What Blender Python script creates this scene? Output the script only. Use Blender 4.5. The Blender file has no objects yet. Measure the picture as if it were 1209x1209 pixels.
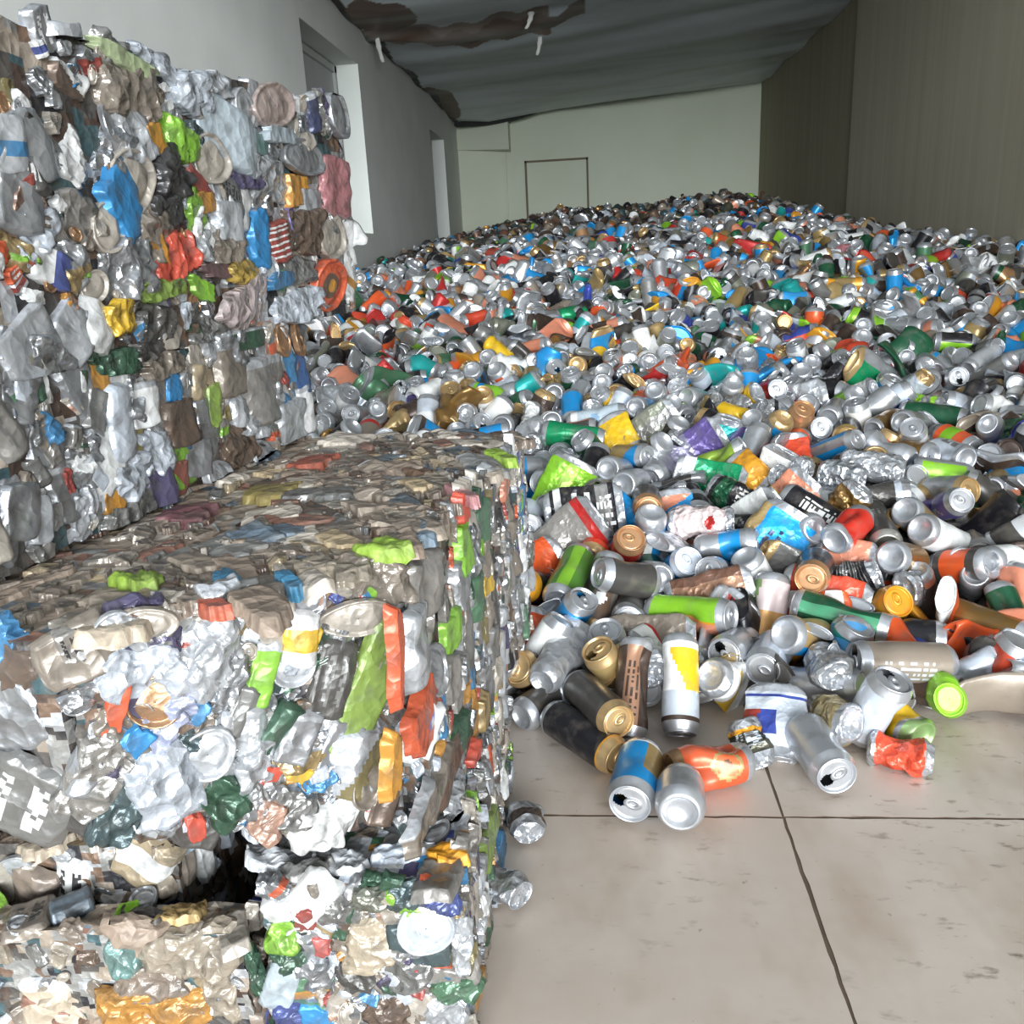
import bpy, math, random
import numpy as np
from mathutils import Matrix, Vector
PI = math.pi
SC = bpy.context.scene
COL = SC.collection
CAM_H = 0.75
rng = np.random.default_rng(5)

# ------------------------------------------------------------------ colours
# hex, metal amount
PAL = {'silver': ('b9bbbf', .7), 'silver2': ('b4b7bb', .6), 'silverw': ('cfd2d6', .5), 'dsilver': ('a3a19a', .55), 'white': ('e3e3e1', .1), 'pale': ('ccd3dd', .4),
 'pale2': ('c3d0d8', .3), 'palew': ('d5dce6', .35), 'palep': ('b9bfdc', .35), 'grey': ('8c8b88', .5), 'grey2': ('77706c', .35), 'grey3': ('a5a09a', .5), 'dgrey': ('4b4845', .35),
 'black': ('242327', .3), 'brown': ('453730', .3), 'brown2': ('6a5546', .35), 'tan': ('ab9160', .45), 'tan2': ('b99a66', .4), 'tan3': ('c8975c', .3), 'tandust': ('ab987a', .2),
 'gold': ('c8a878', .65), 'goldb': ('e2bd7c', .7), 'gold2': ('8d6c3c', .6), 'foil': ('cdb98a', .85), 'foils': ('d4d8de', .9), 'copper': ('bd9068', .6), 'copper2': ('a87f66', .5), 'bronze': ('8f7152', .6),
 'blue': ('1f8fd0', .3), 'blue2': ('3c86b8', .3), 'blue3': ('23a0dc', .3), 'blue4': ('8db4d4', .3), 'blue5': ('3f7796', .15), 'bluegrey': ('5d6a75', .2), 'dblue': ('3a4a9a', .3), 'dblue2': ('49589c', .4), 'dblue3': ('2d5a92', .3), 'navy': ('27335a', .3),
 'lime': ('86c02e', .25), 'lime2': ('b5dc62', .25), 'lime3': ('8fc83c', .3), 'lime4': ('7f9a35', .3), 'lime5': ('7f9a3a', .15), 'limep': ('b3c294', .2), 'limegrey': ('7f9a62', .4),
 'green2': ('4d7a5a', .3), 'green3': ('4f9a72', .3), 'green4': ('5c8f3c', .3), 'emerald': ('148a58', .35), 'dgreen': ('1f5238', .35), 'dgreen2': ('4a4a3c', .4), 'olive': ('86887a', .45), 'olive2': ('7d7042', .2), 'teal': ('1f9c98', .3), 'dteal': ('3c5256', .35), 'tealgrey': ('6f9590', .25),
 'orange': ('dc5a2c', .2), 'orange3': ('c4532f', .25), 'orange2': ('d8663c', .2), 'red': ('b8302e', .25), 'red2': ('d04a30', .2), 'red3': ('a82a26', .3), 'red4': ('cf3526', .3), 'red5': ('c0524c', .3), 'red6': ('9c3a30', .25), 'rust': ('a8543e', .2), 'rust2': ('6d4d3e', .4), 'rust3': ('6b4a36', .3), 'rust4': ('8a4a3a', .2), 'rustd': ('7d5a4c', .15), 'salmon': ('d08468', .2), 'salmon2': ('b9907c', .3),
 'yellow': ('e3b724', .2), 'yellow2': ('c7a544', .3), 'amber': ('d6952a', .3), 'amber2': ('c48a34', .25), 'purple': ('584a82', .3), 'purple2': ('7a70a8', .3), 'purple3': ('77748a', .4), 'purple4': ('8a86c4', .2), 'purple5': ('443c62', .2),
 'pink': ('b5767a', .3), 'pinkw': ('d8c6c4', .3), 'pinkd': ('a87a7a', .2), 'pinkd2': ('cdb8b0', .5), 'maroon': ('5e3d40', .15), 'taupe': ('8f8376', .3), 'dustw': ('bdb3a6', .3), 'dustw2': ('c4b49c', .3), 'browndust': ('8a7a6c', .1), 'beige': ('a39684', .15)}

def lin(h):
    c = [int(h[i:i + 2], 16) / 255 for i in (0, 2, 4)]
    return [x / 12.92 if x <= .04045 else ((x + .055) / 1.055) ** 2.4 for x in c]
PC = {k: np.array(lin(v[0]) + [v[1]]) for k, v in PAL.items()}

# ------------------------------------------------------------------ materials
def new_mat(name):
    m = bpy.data.materials.new(name); m.use_nodes = True
    nt = m.node_tree
    return m, nt, nt.nodes['Principled BSDF']

def N(nt, t, **kw):
    n = nt.nodes.new(t)
    for k, v in kw.items(): setattr(n, k, v)
    return n

def can_material(name, rough, bump, bscale, crease=0., dirt=0., dcol=(.20, .17, .14, 1)):
    m, nt, p = new_mat(name)
    at = N(nt, 'ShaderNodeAttribute', attribute_name='paint')
    tc = N(nt, 'ShaderNodeTexCoord')
    no = N(nt, 'ShaderNodeTexNoise'); no.inputs['Scale'].default_value = bscale; no.inputs['Detail'].default_value = 3
    nt.links.new(tc.outputs['Object'], no.inputs['Vector'])
    # grime: small blotches on the metal
    n2 = N(nt, 'ShaderNodeTexNoise'); n2.inputs['Scale'].default_value = 45; n2.inputs['Detail'].default_value = 4
    nt.links.new(tc.outputs['Object'], n2.inputs['Vector'])
    rmp = N(nt, 'ShaderNodeMapRange'); rmp.inputs['From Min'].default_value = .5; rmp.inputs['From Max'].default_value = .75; rmp.inputs['To Min'].default_value = dirt; rmp.inputs['To Max'].default_value = .38 + dirt
    nt.links.new(n2.outputs['Fac'], rmp.inputs['Value'])
    mx = N(nt, 'ShaderNodeMix', data_type='RGBA'); mx.inputs['B'].default_value = dcol
    nt.links.new(rmp.outputs['Result'], mx.inputs['Factor']); nt.links.new(at.outputs['Color'], mx.inputs['A'])
    nt.links.new(mx.outputs['Result'], p.inputs['Base Color'])
    nt.links.new(at.outputs['Alpha'], p.inputs['Metallic'])
    p.inputs['Roughness'].default_value = rough
    b = N(nt, 'ShaderNodeBump'); b.inputs['Strength'].default_value = bump; b.inputs['Distance'].default_value = .002
    nt.links.new(no.outputs['Fac'], b.inputs['Height']); last = b
    if crease:      # sharp creases: two sizes of crumple facets
        wn = N(nt, 'ShaderNodeTexNoise'); wn.inputs['Scale'].default_value = 40; nt.links.new(tc.outputs['Object'], wn.inputs['Vector'])
        wm = N(nt, 'ShaderNodeMix', data_type='RGBA', blend_type='ADD'); wm.inputs['Factor'].default_value = .012
        nt.links.new(tc.outputs['Object'], wm.inputs['A']); nt.links.new(wn.outputs['Color'], wm.inputs['B'])
        for sc, st in ((62, crease), (150, crease * .35)):
            vo = N(nt, 'ShaderNodeTexVoronoi'); vo.inputs['Scale'].default_value = sc; nt.links.new(wm.outputs['Result'], vo.inputs['Vector'])
            b2 = N(nt, 'ShaderNodeBump'); b2.inputs['Strength'].default_value = st; b2.inputs['Distance'].default_value = .5 / sc
            nt.links.new(vo.outputs['Distance'], b2.inputs['Height']); nt.links.new(last.outputs['Normal'], b2.inputs['Normal']); last = b2
    nt.links.new(last.outputs['Normal'], p.inputs['Normal'])
    return m
M_CAN = can_material('printed_aluminium', .33, .25, 60)
M_BENT = can_material('creased_aluminium', .33, .3, 60, .35)
M_FOIL = can_material('crumpled_aluminium', .30, .5, 110, .8)
M_BALE = can_material('pressed_bent_aluminium', .36, .3, 60, .4, .40, (.07, .067, .062, 1))
M_BALEFOIL = can_material('pressed_crumpled_aluminium', .30, .5, 110, .85, .40, (.07, .067, .062, 1))
M_DUST = can_material('dusty_pressed_aluminium', .55, .6, 90, .6)

# ------------------------------------------------------------------ mesh helpers
def mesh(name, V, F, C=None, mat=None, smooth=True):
    me = bpy.data.meshes.new(name)
    V = np.asarray(V, np.float32)
    cnt = np.array([len(f) for f in F], np.int32) if not isinstance(F, np.ndarray) else np.full(len(F), F.shape[1], np.int32)
    idx = np.concatenate([np.asarray(f, np.int32) for f in F]) if not isinstance(F, np.ndarray) else F.astype(np.int32).ravel()
    me.vertices.add(len(V)); me.vertices.foreach_set('co', V.ravel())
    me.loops.add(len(idx)); me.loops.foreach_set('vertex_index', idx)
    me.polygons.add(len(cnt))
    me.polygons.foreach_set('loop_start', np.concatenate([[0], np.cumsum(cnt)[:-1]]).astype(np.int32))
    if smooth: me.polygons.foreach_set('use_smooth', np.ones(len(cnt), bool))
    if C is not None:
        a = me.attributes.new('paint', 'FLOAT_COLOR', 'POINT' if len(C) == len(V) else 'FACE')
        a.data.foreach_set('color', np.asarray(C, np.float32).ravel())
    if mat: me.materials.append(mat)
    me.update(calc_edges=True)
    return me

def link(name, me, parent=None, loc=None):
    o = bpy.data.objects.new(name, me); COL.objects.link(o)
    if parent is not None: o.parent = parent
    if loc is not None: o.location = loc
    return o

def tag(o, label, cat, group=None, kind=None):
    o['label'] = label; o['category'] = cat
    if group: o['group'] = group
    if kind: o['kind'] = kind
    return o

def structure(o):
    o['kind'] = 'structure'; return o

def grid_faces(nu, nv, wrap=False):
    """quads of a (nv rows, nu columns) grid; rows run along v"""
    i = np.arange(nu if wrap else nu - 1); j = np.arange(nv - 1)
    I, J = np.meshgrid(i, j); I = I.ravel(); J = J.ravel()
    K = (I + 1) % nu
    return np.stack([J * nu + I, J * nu + K, (J + 1) * nu + K, (J + 1) * nu + I], 1)

def tri(x): return np.abs((x % 2) - 1) * 2 - 1

def folds(P, r, n=5, f=30, a=1.):
    """creased-sheet noise: a sum of sharp triangular waves in random directions"""
    out = np.zeros(len(P))
    for k in range(n):
        d = r.normal(size=3); d /= np.linalg.norm(d)
        fk = f * (1.5 ** k) * r.uniform(.7, 1.3)
        out += tri(P @ d * fk + r.uniform(0, 2) + .35 * np.sin(P @ r.normal(size=3) * fk * .7)) / (1.45 ** k)
    return out * a

# ------------------------------------------------------------------ print designs
def paint(u, v, des, r=None):
    """u around the can (-.5 .. .5, 0 = front), v along it (0 .. 1)"""
    ops = des.split('|')
    C = np.tile(PC[ops[0]], (len(u), 1))
    for op in ops[1:]:
        q = op.split(','); k = q[0]
        if k in 'LG': continue
        x = [float(t) for t in q[1:-1]]; c = PC[q[-1]] if k != 'U' else PC['white']
        if k == 'B': m = (v >= x[0]) & (v <= x[1])
        elif k == 'S': m = (u >= x[0]) & (u <= x[1])
        elif k == 'D': m = (u > x[0] + x[1] * (v - .5)) & (np.abs(u) < .27)
        elif k == 'E': m = (u < x[0] + x[1] * (v - .5)) & (np.abs(u) < .27)
        elif k == 'O': m = ((u - x[0]) / x[2]) ** 2 + ((v - x[1]) / x[3]) ** 2 < 1
        elif k == 'R': m = (v > x[0]) & (v < x[1]) & ((v * 26) % 2 < .8)
        elif k == 'T':
            box = (v > x[0]) & (v < x[1]) & (u > x[2]) & (u < x[3])
            nrow = max(1, round((x[3] - x[2]) / .045))
            row = np.floor((u - x[2]) / (x[3] - x[2]) * nrow)
            fr = ((u - x[2]) / (x[3] - x[2]) * nrow) % 1
            h = np.sin(np.floor(v * 34) * 12.9898 + row * 78.233) * 43758.5453
            m = box & (fr > .25) & (fr < .85) & ((h - np.floor(h)) > .42)
        elif k == 'U':
            x = [float(q[1]), float(q[2])]
            w = (v - x[0]) / (x[1] - x[0])
            m = (w > 0) & (w < 1) & (np.abs(u) < .13) & ~((w > .3) & (w < .7) & (u > -.14) & (u < .06))
        C[m] = c
    return C

def opt(des, key, default):
    for op in des.split('|'):
        if op.startswith(key + ','): return op.split(',')[1]
    return default

# ------------------------------------------------------------------ a drinks can, its parts and its damage
def can_parts(L, R, des, end, nseg, nring, uoff=0.):
    """dict name -> (verts, faces, colours); axis +z points to the end that shows ('lid' or 'base' up)"""
    h = L / 2; out = {}
    th = np.linspace(-PI, PI, nseg, endpoint=False)
    def lathe(prof):
        V = np.array([[r * math.cos(t), r * math.sin(t), z] for r, z in prof for t in th])
        return V, grid_faces(nseg, len(prof), True)
    up = end != 'base'
    # base profile (outer rim to centre) and lid profile, written for z = distance from the end plane
    bprof = [(R, .016), (R * .97, .010), (R * .84, .003), (R * .74, .0), (R * .68, .001), (R * .62, .006), (R * .45, .0095), (R * .22, .0115), (R * .01, .012)]
    lprof = [(R, .017), (R * .96, .012), (R * .86, .0045), (R * .845, .002), (R * .85, .0), (R * .82, -.0004), (R * .785, .001), (R * .765, .006), (R * .72, .0062), (R * .70, .0035), (R * .62, .0033), (R * .54, .0033), (R * .46, .0033), (R * .38, .0033), (R * .30, .0033), (R * .20, .0033), (R * .10, .0033), (R * .01, .0033)]
    zl = 1 if up else -1
    lid = [(r, zl * (h - z)) for r, z in lprof]; bas = [(r, -zl * (h - z)) for r, z in bprof]
    z0, z1 = (bas[0][1], lid[0][1]) if up else (lid[0][1], bas[0][1])
    prof = [(R, z0 + (z1 - z0) * k / (nring - 1)) for k in range(nring)]
    V, F = lathe(prof)
    fu = np.tile(((np.arange(nseg) + .5) / nseg - .5), nring - 1); fv = np.repeat((np.arange(nring - 1) + .5) / (nring - 1), nseg)
    fu = ((fu + uoff + .5) % 1) - .5
    out['body'] = (V, F, paint(fu, fv, des))
    lc = PC[opt(des, 'L', 'silver')]; gc = PC[opt(des, 'G', 'silver')]
    V, F = lathe(lid)
    if end == 'lidopen':
        ctr = V[F].mean(1); rr = R * .72
        hole = ((ctr[:, 0] - .0) / (rr * .36)) ** 2 + ((ctr[:, 1] - rr * .52) / (rr * .46)) ** 2 < 1
        F = F[~hole]
    out['lid'] = (V, F if up else F[:, ::-1], np.tile(lc, (len(F), 1)))
    V, F = lathe(bas)
    out['base'] = (V, F if not up else F[:, ::-1], np.tile(gc, (len(F), 1)))
    if up:   # pull tab: a flat ring with a rounded outline lying on the lid
        t = np.linspace(0, 2 * PI, 18, endpoint=False)
        def loop(a, b, z): return [[a * math.cos(x), -R * .12 + b * math.sin(x), z] for x in t]
        zt = h - .0034; a, b = R * .24, R * .38
        V = np.array(loop(a, b, zt) + loop(a, b, zt + .0022) + loop(a * .5, b * .42, zt + .0022) + loop(a * .5, b * .42, zt))
        out['tab'] = (V, grid_faces(18, 4, True), np.tile(lc * np.array([.9, .9, .9, 1]), (54, 1)))
    return out

def damage(kind, L, R, r):
    """returns a function moving can points; the same one serves every part of the can"""
    h = L / 2
    dents = [(r.uniform(-1.6, 1.6), r.uniform(-.6, .6) * h, r.uniform(.25, .6) * R, r.uniform(.12, .24) * L, r.uniform(.5, .9)) for _ in range(r.integers(2, 4))]
    th = r.uniform(.5, 1.0); z0 = r.uniform(-.25, .25) * h; ba = r.uniform(0, 2 * PI)
    t = r.uniform(.26, .42); sh = r.uniform(-.25, .25); sd = r.integers(1 << 30)
    def fn(P):
        P = P.copy(); q = np.random.default_rng(sd)
        if kind == 'ok':
            a = np.arctan2(P[:, 1], P[:, 0]); rad = np.hypot(P[:, 0], P[:, 1])
            d = dents[0]
            w = np.exp(-((P[:, 2] - d[1]) / (d[3])) ** 2 - ((a - d[0]) / d[4]) ** 2) * (rad / R) ** 2 * .3
            P[:, 0] -= np.cos(a) * d[2] * w; P[:, 1] -= np.sin(a) * d[2] * w
            return P
        a = np.arctan2(P[:, 1], P[:, 0]); rad = np.hypot(P[:, 0], P[:, 1]); w8 = np.clip(rad / R, 0, 1) ** 2
        body = np.clip((h - np.abs(P[:, 2])) / (.25 * h), 0, 1)
        if kind in ('dent', 'bend'):
            for (da, dz, dd, dl, dw) in dents:
                w = np.exp(-((P[:, 2] - dz) / dl) ** 2 - ((((a - da + PI) % (2 * PI)) - PI) / dw) ** 2) * w8
                P[:, 0] -= np.cos(a) * dd * w; P[:, 1] -= np.sin(a) * dd * w
            n = folds(P, q, 3, 28, .0010) * body
            P[:, 0] += np.cos(a) * n; P[:, 1] += np.sin(a) * n
        if kind == 'pinch':
            zz = P[:, 2] / h
            k = np.clip((.55 - zz) / 1.1, 0, 1); k = k * k * (3 - 2 * k)
            P[:, 0] *= 1 - (1 - t * .6) * k; P[:, 1] *= 1 + .42 * k
            P[:, 0] += sh * R * k * 1.5
            n = folds(P, q, 4, 25, .0018) * k
            P[:, 0] += n
        if kind == 'flat':
            e = .35 * np.clip((np.abs(P[:, 2]) / h - .75) / .25, 0, 1)
            P[:, 0] *= t + e * (1 - t); P[:, 1] *= 1 + .38 * (1 - e)
            n = folds(P, q, 4, 18, .0028)
            P[:, 0] += n + .25 * R * np.sin(P[:, 2] / h * 2.2 + sh * 9); P[:, 1] += .0025 * folds(P, q, 3, 22, 1)
            P[:, 1] += sh * P[:, 2] * .35
        if kind == 'crush':
            n = folds(P, q, 5, 26, .0042) * (.35 + .65 * body) * (.25 + .75 * w8)
            P[:, 0] += np.cos(a) * n; P[:, 1] += np.sin(a) * n
            P[:, 0] *= .8
            P[:, 2] *= .80
            P[:, 2] += .003 * folds(P, q, 3, 24, 1) * body
            P[:, 0] += sh * P[:, 2] * .6
        if kind == 'bend':
            zz = (P[:, 2] - z0)
            pin = np.exp(-(zz / (.16 * L)) ** 2)
            c, s = math.cos(ba), math.sin(ba)
            x = P[:, 0] * c + P[:, 1] * s; y = -P[:, 0] * s + P[:, 1] * c
            x *= 1 - .6 * pin; y *= 1 + .28 * pin
            up = zz > 0
            ang = np.clip(zz / (.10 * L), 0, 1) * th
            nx = x * np.cos(ang) + zz * np.sin(ang); nz = -x * np.sin(ang) + zz * np.cos(ang)
            x = np.where(up, nx, x); zn = np.where(up, nz, zz)
            P[:, 0] = x * c - y * s; P[:, 1] = x * s + y * c; P[:, 2] = zn + z0
        return P
    return fn

def frame(p, d, roll):
    """can axis d = local z, local x = the printed front, facing the entrance side"""
    d = Vector(d).normalized(); c = Vector((0, 0, CAM_H)) - Vector(p)
    x = c - d * c.dot(d); x.normalize(); y = d.cross(x)
    m = Matrix((x, y, d)).transposed().to_4x4(); m.translation = Vector(p)
    return m @ Matrix.Rotation(roll, 4, 'Z')

# x, y, z (mm), axis, length (mm), damage, print, end, roll, close-up?, label
CANS = [
(54,1046,39,-203,-979,-7,122,'ok','tan|D,-.02,.0,blue|B,.0,.02,white|B,.72,1,blue|D,.14,-.9,blue','lidopen',0.0,1,'blue and tan can with open silver lid, foremost on the floor'),
(109,995,45,-131,-991,38,75,'ok','silver','base',0.0,1,'silver can resting on the floor joint with its shiny domed base turned outward'),
(-20,1166,31,648,-762,-14,160,'ok','black|B,.97,1,amber|L,gold','lid',0.0,1,'long black can with an amber rim and gold lid lying on the floor'),
(-70,1288,33,-644,-762,-66,160,'ok','dgrey|T,.08,.3,-.12,.12,white|G,silver','base',0.0,1,'long charcoal can with small white lettering pointing at the bale'),
(60,1239,72,-148,-659,-738,160,'dent','brown|S,-.06,.10,copper2|T,.2,.9,-.05,.08,brown','none',0.0,1,'dark brown can with copper lengthwise stripes, leaning behind the blue and tan can'),
(135,1251,72,-62,-693,-718,160,'ok','white|E,-.02,-.3,yellow|B,0,.08,white|B,.62,1,pale|B,.95,1,brown','none',0.0,1,'upright white can with a yellow diagonal panel'),
(1,1208,65,409,-907,98,160,'ok','dgrey|L,gold','lid',0.0,1,'dark can with a bright gold lid wedged behind the long black can'),
(-53,1324,91,-421,-888,-185,160,'pinch','silver','base',0.0,1,'bare silver can pinched at one end, beside the bale side'),
(15,1525,116,-241,-701,-671,164,'dent','grey2|S,-.12,.02,brown2|O,.0,.66,.06,.10,white|L,gold','lid',0.0,1,'big taupe can with a glossy worn side and dull gold lid'),  # white oval is a glint put into the print
(88,1340,68,92,-980,178,122,'crush','white','base',0.0,1,'crumpled white can showing a pale round base'),
(157,1079,36,-922,-383,47,122,'dent','orange3|O,-.02,.33,.13,.24,tan|O,-.02,.33,.10,.18,orange2|O,-.02,.33,.04,.07,rust3|L,bronze','lid',0.0,1,'orange can with a round tan emblem lying on the floor'),
(226,1139,35,264,-717,-645,90,'crush','dgreen2|T,.2,.8,-.12,.12,pale|B,.0,.16,amber','none',0.0,1,'crushed dark olive can with pale lettering, right of the orange emblem can'),
(269,1186,44,-156,-791,-591,122,'flat','palew|B,.36,.86,dblue|E,-.02,0,palew|D,.09,.25,red6|B,.84,1,palew|B,0,.36,palew|B,.05,.1,dblue','lid',0.0,1,'flattened white can with slanted blue and red blocks, its small lid pointing down'),
(317,1111,40,147,-989,-17,122,'ok','silver2','lidopen',0.0,1,'plain silver can with dark drinking hole facing out on the floor'),
(356,1182,48,389,-850,355,122,'crush','foil|G,silver','base',0.0,1,'crumpled gold foil can with a silver end'),
(453,1218,32,461,-887,-37,122,'dent','yellow|G,limegrey|B,.9,1,silver','base',0.0,1,'yellow can pinched thin with a dull green end'),
(435,1126,26,924,-383,-5,110,'crush','red2','none',0.0,1,'flat orange-red can lying alone at the right of the floor'),
(487,1287,90,-976,-174,132,164,'ok','taupe|T,.2,.85,-.16,.0,pale','lidopen',0.0,1,'long taupe can with faint rows of print and a dark drinking hole'),
(370,1277,87,38,-993,116,122,'crush','silver','base',0.0,1,'squashed silver can showing a buckled disc base, left of the long taupe can'),
(344,1285,31,899,-420,127,122,'pinch','silver','none',0.0,1,'cone-shaped bare silver can pinched to a point'),
(221,1292,49,-617,-546,567,122,'pinch','white|B,.25,.7,yellow|D,.1,.3,white','base',0.0,1,'crushed white and yellow can with pale round base turned left'),
(481,1329,34,27,-998,-49,122,'ok','tan|S,.02,.3,blue','base',0.0,1,'tan can with a blue side standing above the pinched yellow can'),
(354,1370,97,-681,-632,370,122,'ok','tan2|S,-.3,-.10,blue','base',0.0,1,'tan can with a blue edge and a big silver base turned left'),
(422,1342,76,-242,-732,-637,122,'dent','blue2','none',0.0,1,'plain mid-blue can with a soft sheen'),
(296,1355,67,-386,-919,83,122,'ok','pale','lid',0.0,1,'pale silver can with ringed lid facing the floor side'),
(243,1381,71,-460,-860,221,122,'ok','silver','lidopen',0.0,1,'small silver can with an open black drinking hole, right of the crushed red can'),
(220,1447,70,-733,-349,-584,164,'flat','red|S,-.1,-.02,red3','none',0.0,1,'crushed dull red can lying on a slant'),
(171,1448,106,825,-541,164,164,'dent','lime|S,.10,.22,salmon|S,.06,.1,amber','lid',0.0,1,'long lime green can dented near its left end, with a silver lid'),
(317,1478,82,-179,-526,-831,164,'dent','tan3|B,0,.42,pinkw|B,.84,1,green2|D,.18,.2,limegrey','none',0.0,1,'pinkish white can with an orange-tan lower half'),
(370,1519,79,784,-340,519,122,'crush','white|S,-.05,.03,red|B,0,.2,red|T,.3,.9,.05,.16,red','none',0.0,1,'crushed red and white can beside the pinkish white and tan can'),
(431,1434,103,888,-446,-112,164,'dent','dgreen|S,-.06,.05,green3|T,.5,.8,-.04,.03,pale|T,.2,.9,.12,.18,pale','none',0.0,1,'long dark green can with a row of pale blocks'),
(529,1441,61,946,-318,60,164,'dent','black|T,.1,.6,-.02,.04,grey','none',0.0,1,'long black can at the right below the amber-ended can'),
(528,1516,85,192,-821,538,122,'ok','black|L,amber|B,.8,1,amber','lid',0.0,1,'black can with a bright amber end'),
(409,1536,152,-328,-940,95,122,'ok','black|L,copper','lid',0.0,1,'can with a shiny copper lid facing straight out'),
(490,1563,119,839,-324,438,122,'crush','black|R,.1,.9,grey','none',0.0,1,'crumpled black can with thin grey ribs'),
(432,1536,100,878,-473,-76,164,'flat','red2|D,.2,0,amber','none',0.0,1,'flattened orange-red strip of a can under the ribbed black can'),
(435,1684,121,-553,-477,-683,164,'crush','pale|B,.6,1,purple2|O,0,.2,.2,.12,white','none',0.0,1,'crumpled silvery white can with a purple lower part'),
(492,1623,138,798,-602,32,122,'flat','salmon','none',0.0,1,'flattened salmon-pink can above the ribbed black can'),
(593,1605,144,-635,-689,350,122,'ok','gold2','base',0.0,1,'golden brown can with a bright silver dome, at the right edge'),
(598,1553,112,-732,-674,99,122,'crush','silver','base',0.0,1,'crushed silver can just below the golden brown can'),
(583,1728,167,-82,-984,-156,164,'ok','dgrey|T,.3,.5,-.1,.1,grey|G,dsilver','base',0.0,1,'dark grey can with a wide dull ring base'),
(501,1655,192,-611,-780,-136,122,'dent','red4','base',0.0,1,'glossy red can with silver dome end'),
(470,1769,187,739,-550,-390,164,'ok','black|T,.25,.9,-.12,.02,white','none',0.0,1,'black can with a block of white lettering'),
(353,1659,163,565,166,808,170,'flat','blue|S,-.08,.04,blue3|T,.15,.75,-.06,.03,navy|S,-.4,-.11,tan','none',0.0,1,'large flattened bright blue can with a tan edge and navy print'),
(266,1636,165,942,-256,217,122,'dent','silver|B,.4,.85,blue','none',0.0,1,'silver can with one square bright blue panel'),
(121,1796,213,-35,-998,53,122,'ok','dgrey|L,copper','lid',0.0,1,'can with a dull copper lid facing out, between two bright blue cans'),
(176,1776,189,110,-612,-783,122,'pinch','blue|D,.12,.6,salmon','none',0.0,1,'pinched bright blue can right of the dull copper lid'),
(73,1808,178,790,-497,-360,122,'pinch','blue','none',0.0,1,'bright blue can half under the dull copper lid can'),
(-15,1770,202,993,41,108,170,'flat','black|B,.06,.18,white|U,.34,.62|B,.72,.9,grey|T,.7,1,-.1,.1,white','none',0.0,1,'flattened black can with big white letter shapes'),
(-63,1885,214,-492,-253,-833,170,'flat','lime|S,-.02,.04,lime2','none',0.0,1,'large lime green can folded flat next to the bale'),
(33,1910,201,-399,-842,363,122,'ok','tan|L,dsilver','lidopen',0.0,1,'tan can with a pewter lid turned left'),
(59,1986,237,-322,-898,299,122,'ok','silver','base',0.0,1,'silver can with a wide pale base, above the tan can with pewter lid'),
(94,1909,226,-364,-909,203,122,'ok','silver','base',0.0,1,'silver can with a ringed base, left of a heap of bare silver cans'),
(172,2017,230,-533,-829,-170,122,'pinch','silver','base',0.0,1,'bare silver can pinched flat, right of the ringed silver base'),
(-41,2205,275,975,-178,-133,164,'dent','emerald|T,.3,.8,-.1,.1,green3','none',0.0,1,'emerald green can crushed beside the top of the bale'),
(23,2326,294,969,-140,204,164,'ok','pale2|O,0,.5,.1,.1,blue4|B,0,.15,white','none',0.0,1,'whitish blue can above the emerald can'),
(75,2226,273,413,-595,-690,122,'flat','yellow','none',0.0,1,'folded yellow scrap of a can'),
(149,2406,304,-367,-897,246,122,'ok','blue','base',0.0,1,'blue can with a bright silver base turned left'),
(165,2246,269,826,60,561,170,'flat','olive|S,-.1,0,grey','none',0.0,1,'long flattened olive-grey can'),
(-138,2200,251,-223,-921,318,122,'crush','silver','base',0.0,1,'silver can base peeping over the far corner of the bale top'),
(-64,2080,242,-236,-968,90,122,'crush','silver','lid',0.0,1,'tarnished silver can under the emerald can'),
(-96,1960,222,-253,-945,209,122,'ok','dgrey','lid',0.0,1,'dark can with a round grey lid against the bale side'),
(116,1704,173,104,-399,911,122,'ok','blue|S,-.06,.07,white|B,.85,1,silver','base',0.0,1,'blue can with a white front panel standing on end'),
(-45,1551,140,-261,-940,-221,164,'ok','green4|S,-.02,.1,lime3','base',0.0,1,'grass green can with a silver dished base'),
(-50,1692,168,819,98,566,170,'flat','grey3|S,.1,.3,red|B,.85,1,red','none',0.0,1,'flattened grey can with a red edge'),
(15,1703,154,-317,-922,-223,122,'pinch','red2|L,gold','lid',0.0,1,'pinched orange-red can with a gold lid'),
(69,1652,156,125,-703,700,122,'ok','black|B,.7,1,red3|L,copper','lid',0.0,1,'black can with a red and gold shoulder'),
(-110,1619,141,-765,-596,-243,122,'flat','orange','none',0.0,1,'flattened orange can squeezed against the bale'),
(-113,1549,122,-431,-796,426,122,'ok','black|B,.8,1,amber|G,amber','base',0.0,1,'black can with an amber ring end at the bale side'),
(-124,1496,78,-860,-505,65,122,'dent','rust','none',0.0,1,'rust-red can touching the bale side'),
(-130,1414,80,-133,-776,-616,122,'flat','orange','none',0.0,1,'thin orange piece of can low beside the bale'),
(-111,1330,55,-307,-770,559,122,'ok','brown|G,gold|L,gold','lid',0.0,1,'brown can with a gold ring end at the foot of the bale'),
(117,1607,115,167,-933,318,122,'ok','silver','base',0.0,1,'silver can with a mirror-bright domed base facing out'),
(63,1501,157,-860,-390,330,122,'ok','dgrey','none',0.0,1,'dark grey can behind the mirror-bright dome'),
(68,1506,85,-93,-982,164,122,'ok','grey','lidopen',0.0,1,'grey can with a lid and pull tab facing out, left of the long lime can'),
(172,1634,122,224,-789,573,122,'ok','blue|L,pale','lid',0.0,1,'blue can with a pale oval lid'),
(218,1516,112,965,-31,259,164,'flat','rust2|S,-.08,.02,copper2','none',0.0,1,'flattened rusty brown can above the long lime can'),
(96,1416,71,997,-74,-15,164,'flat','taupe','none',0.0,1,'flat taupe can seen edge-on above the crumpled white base'),
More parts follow.
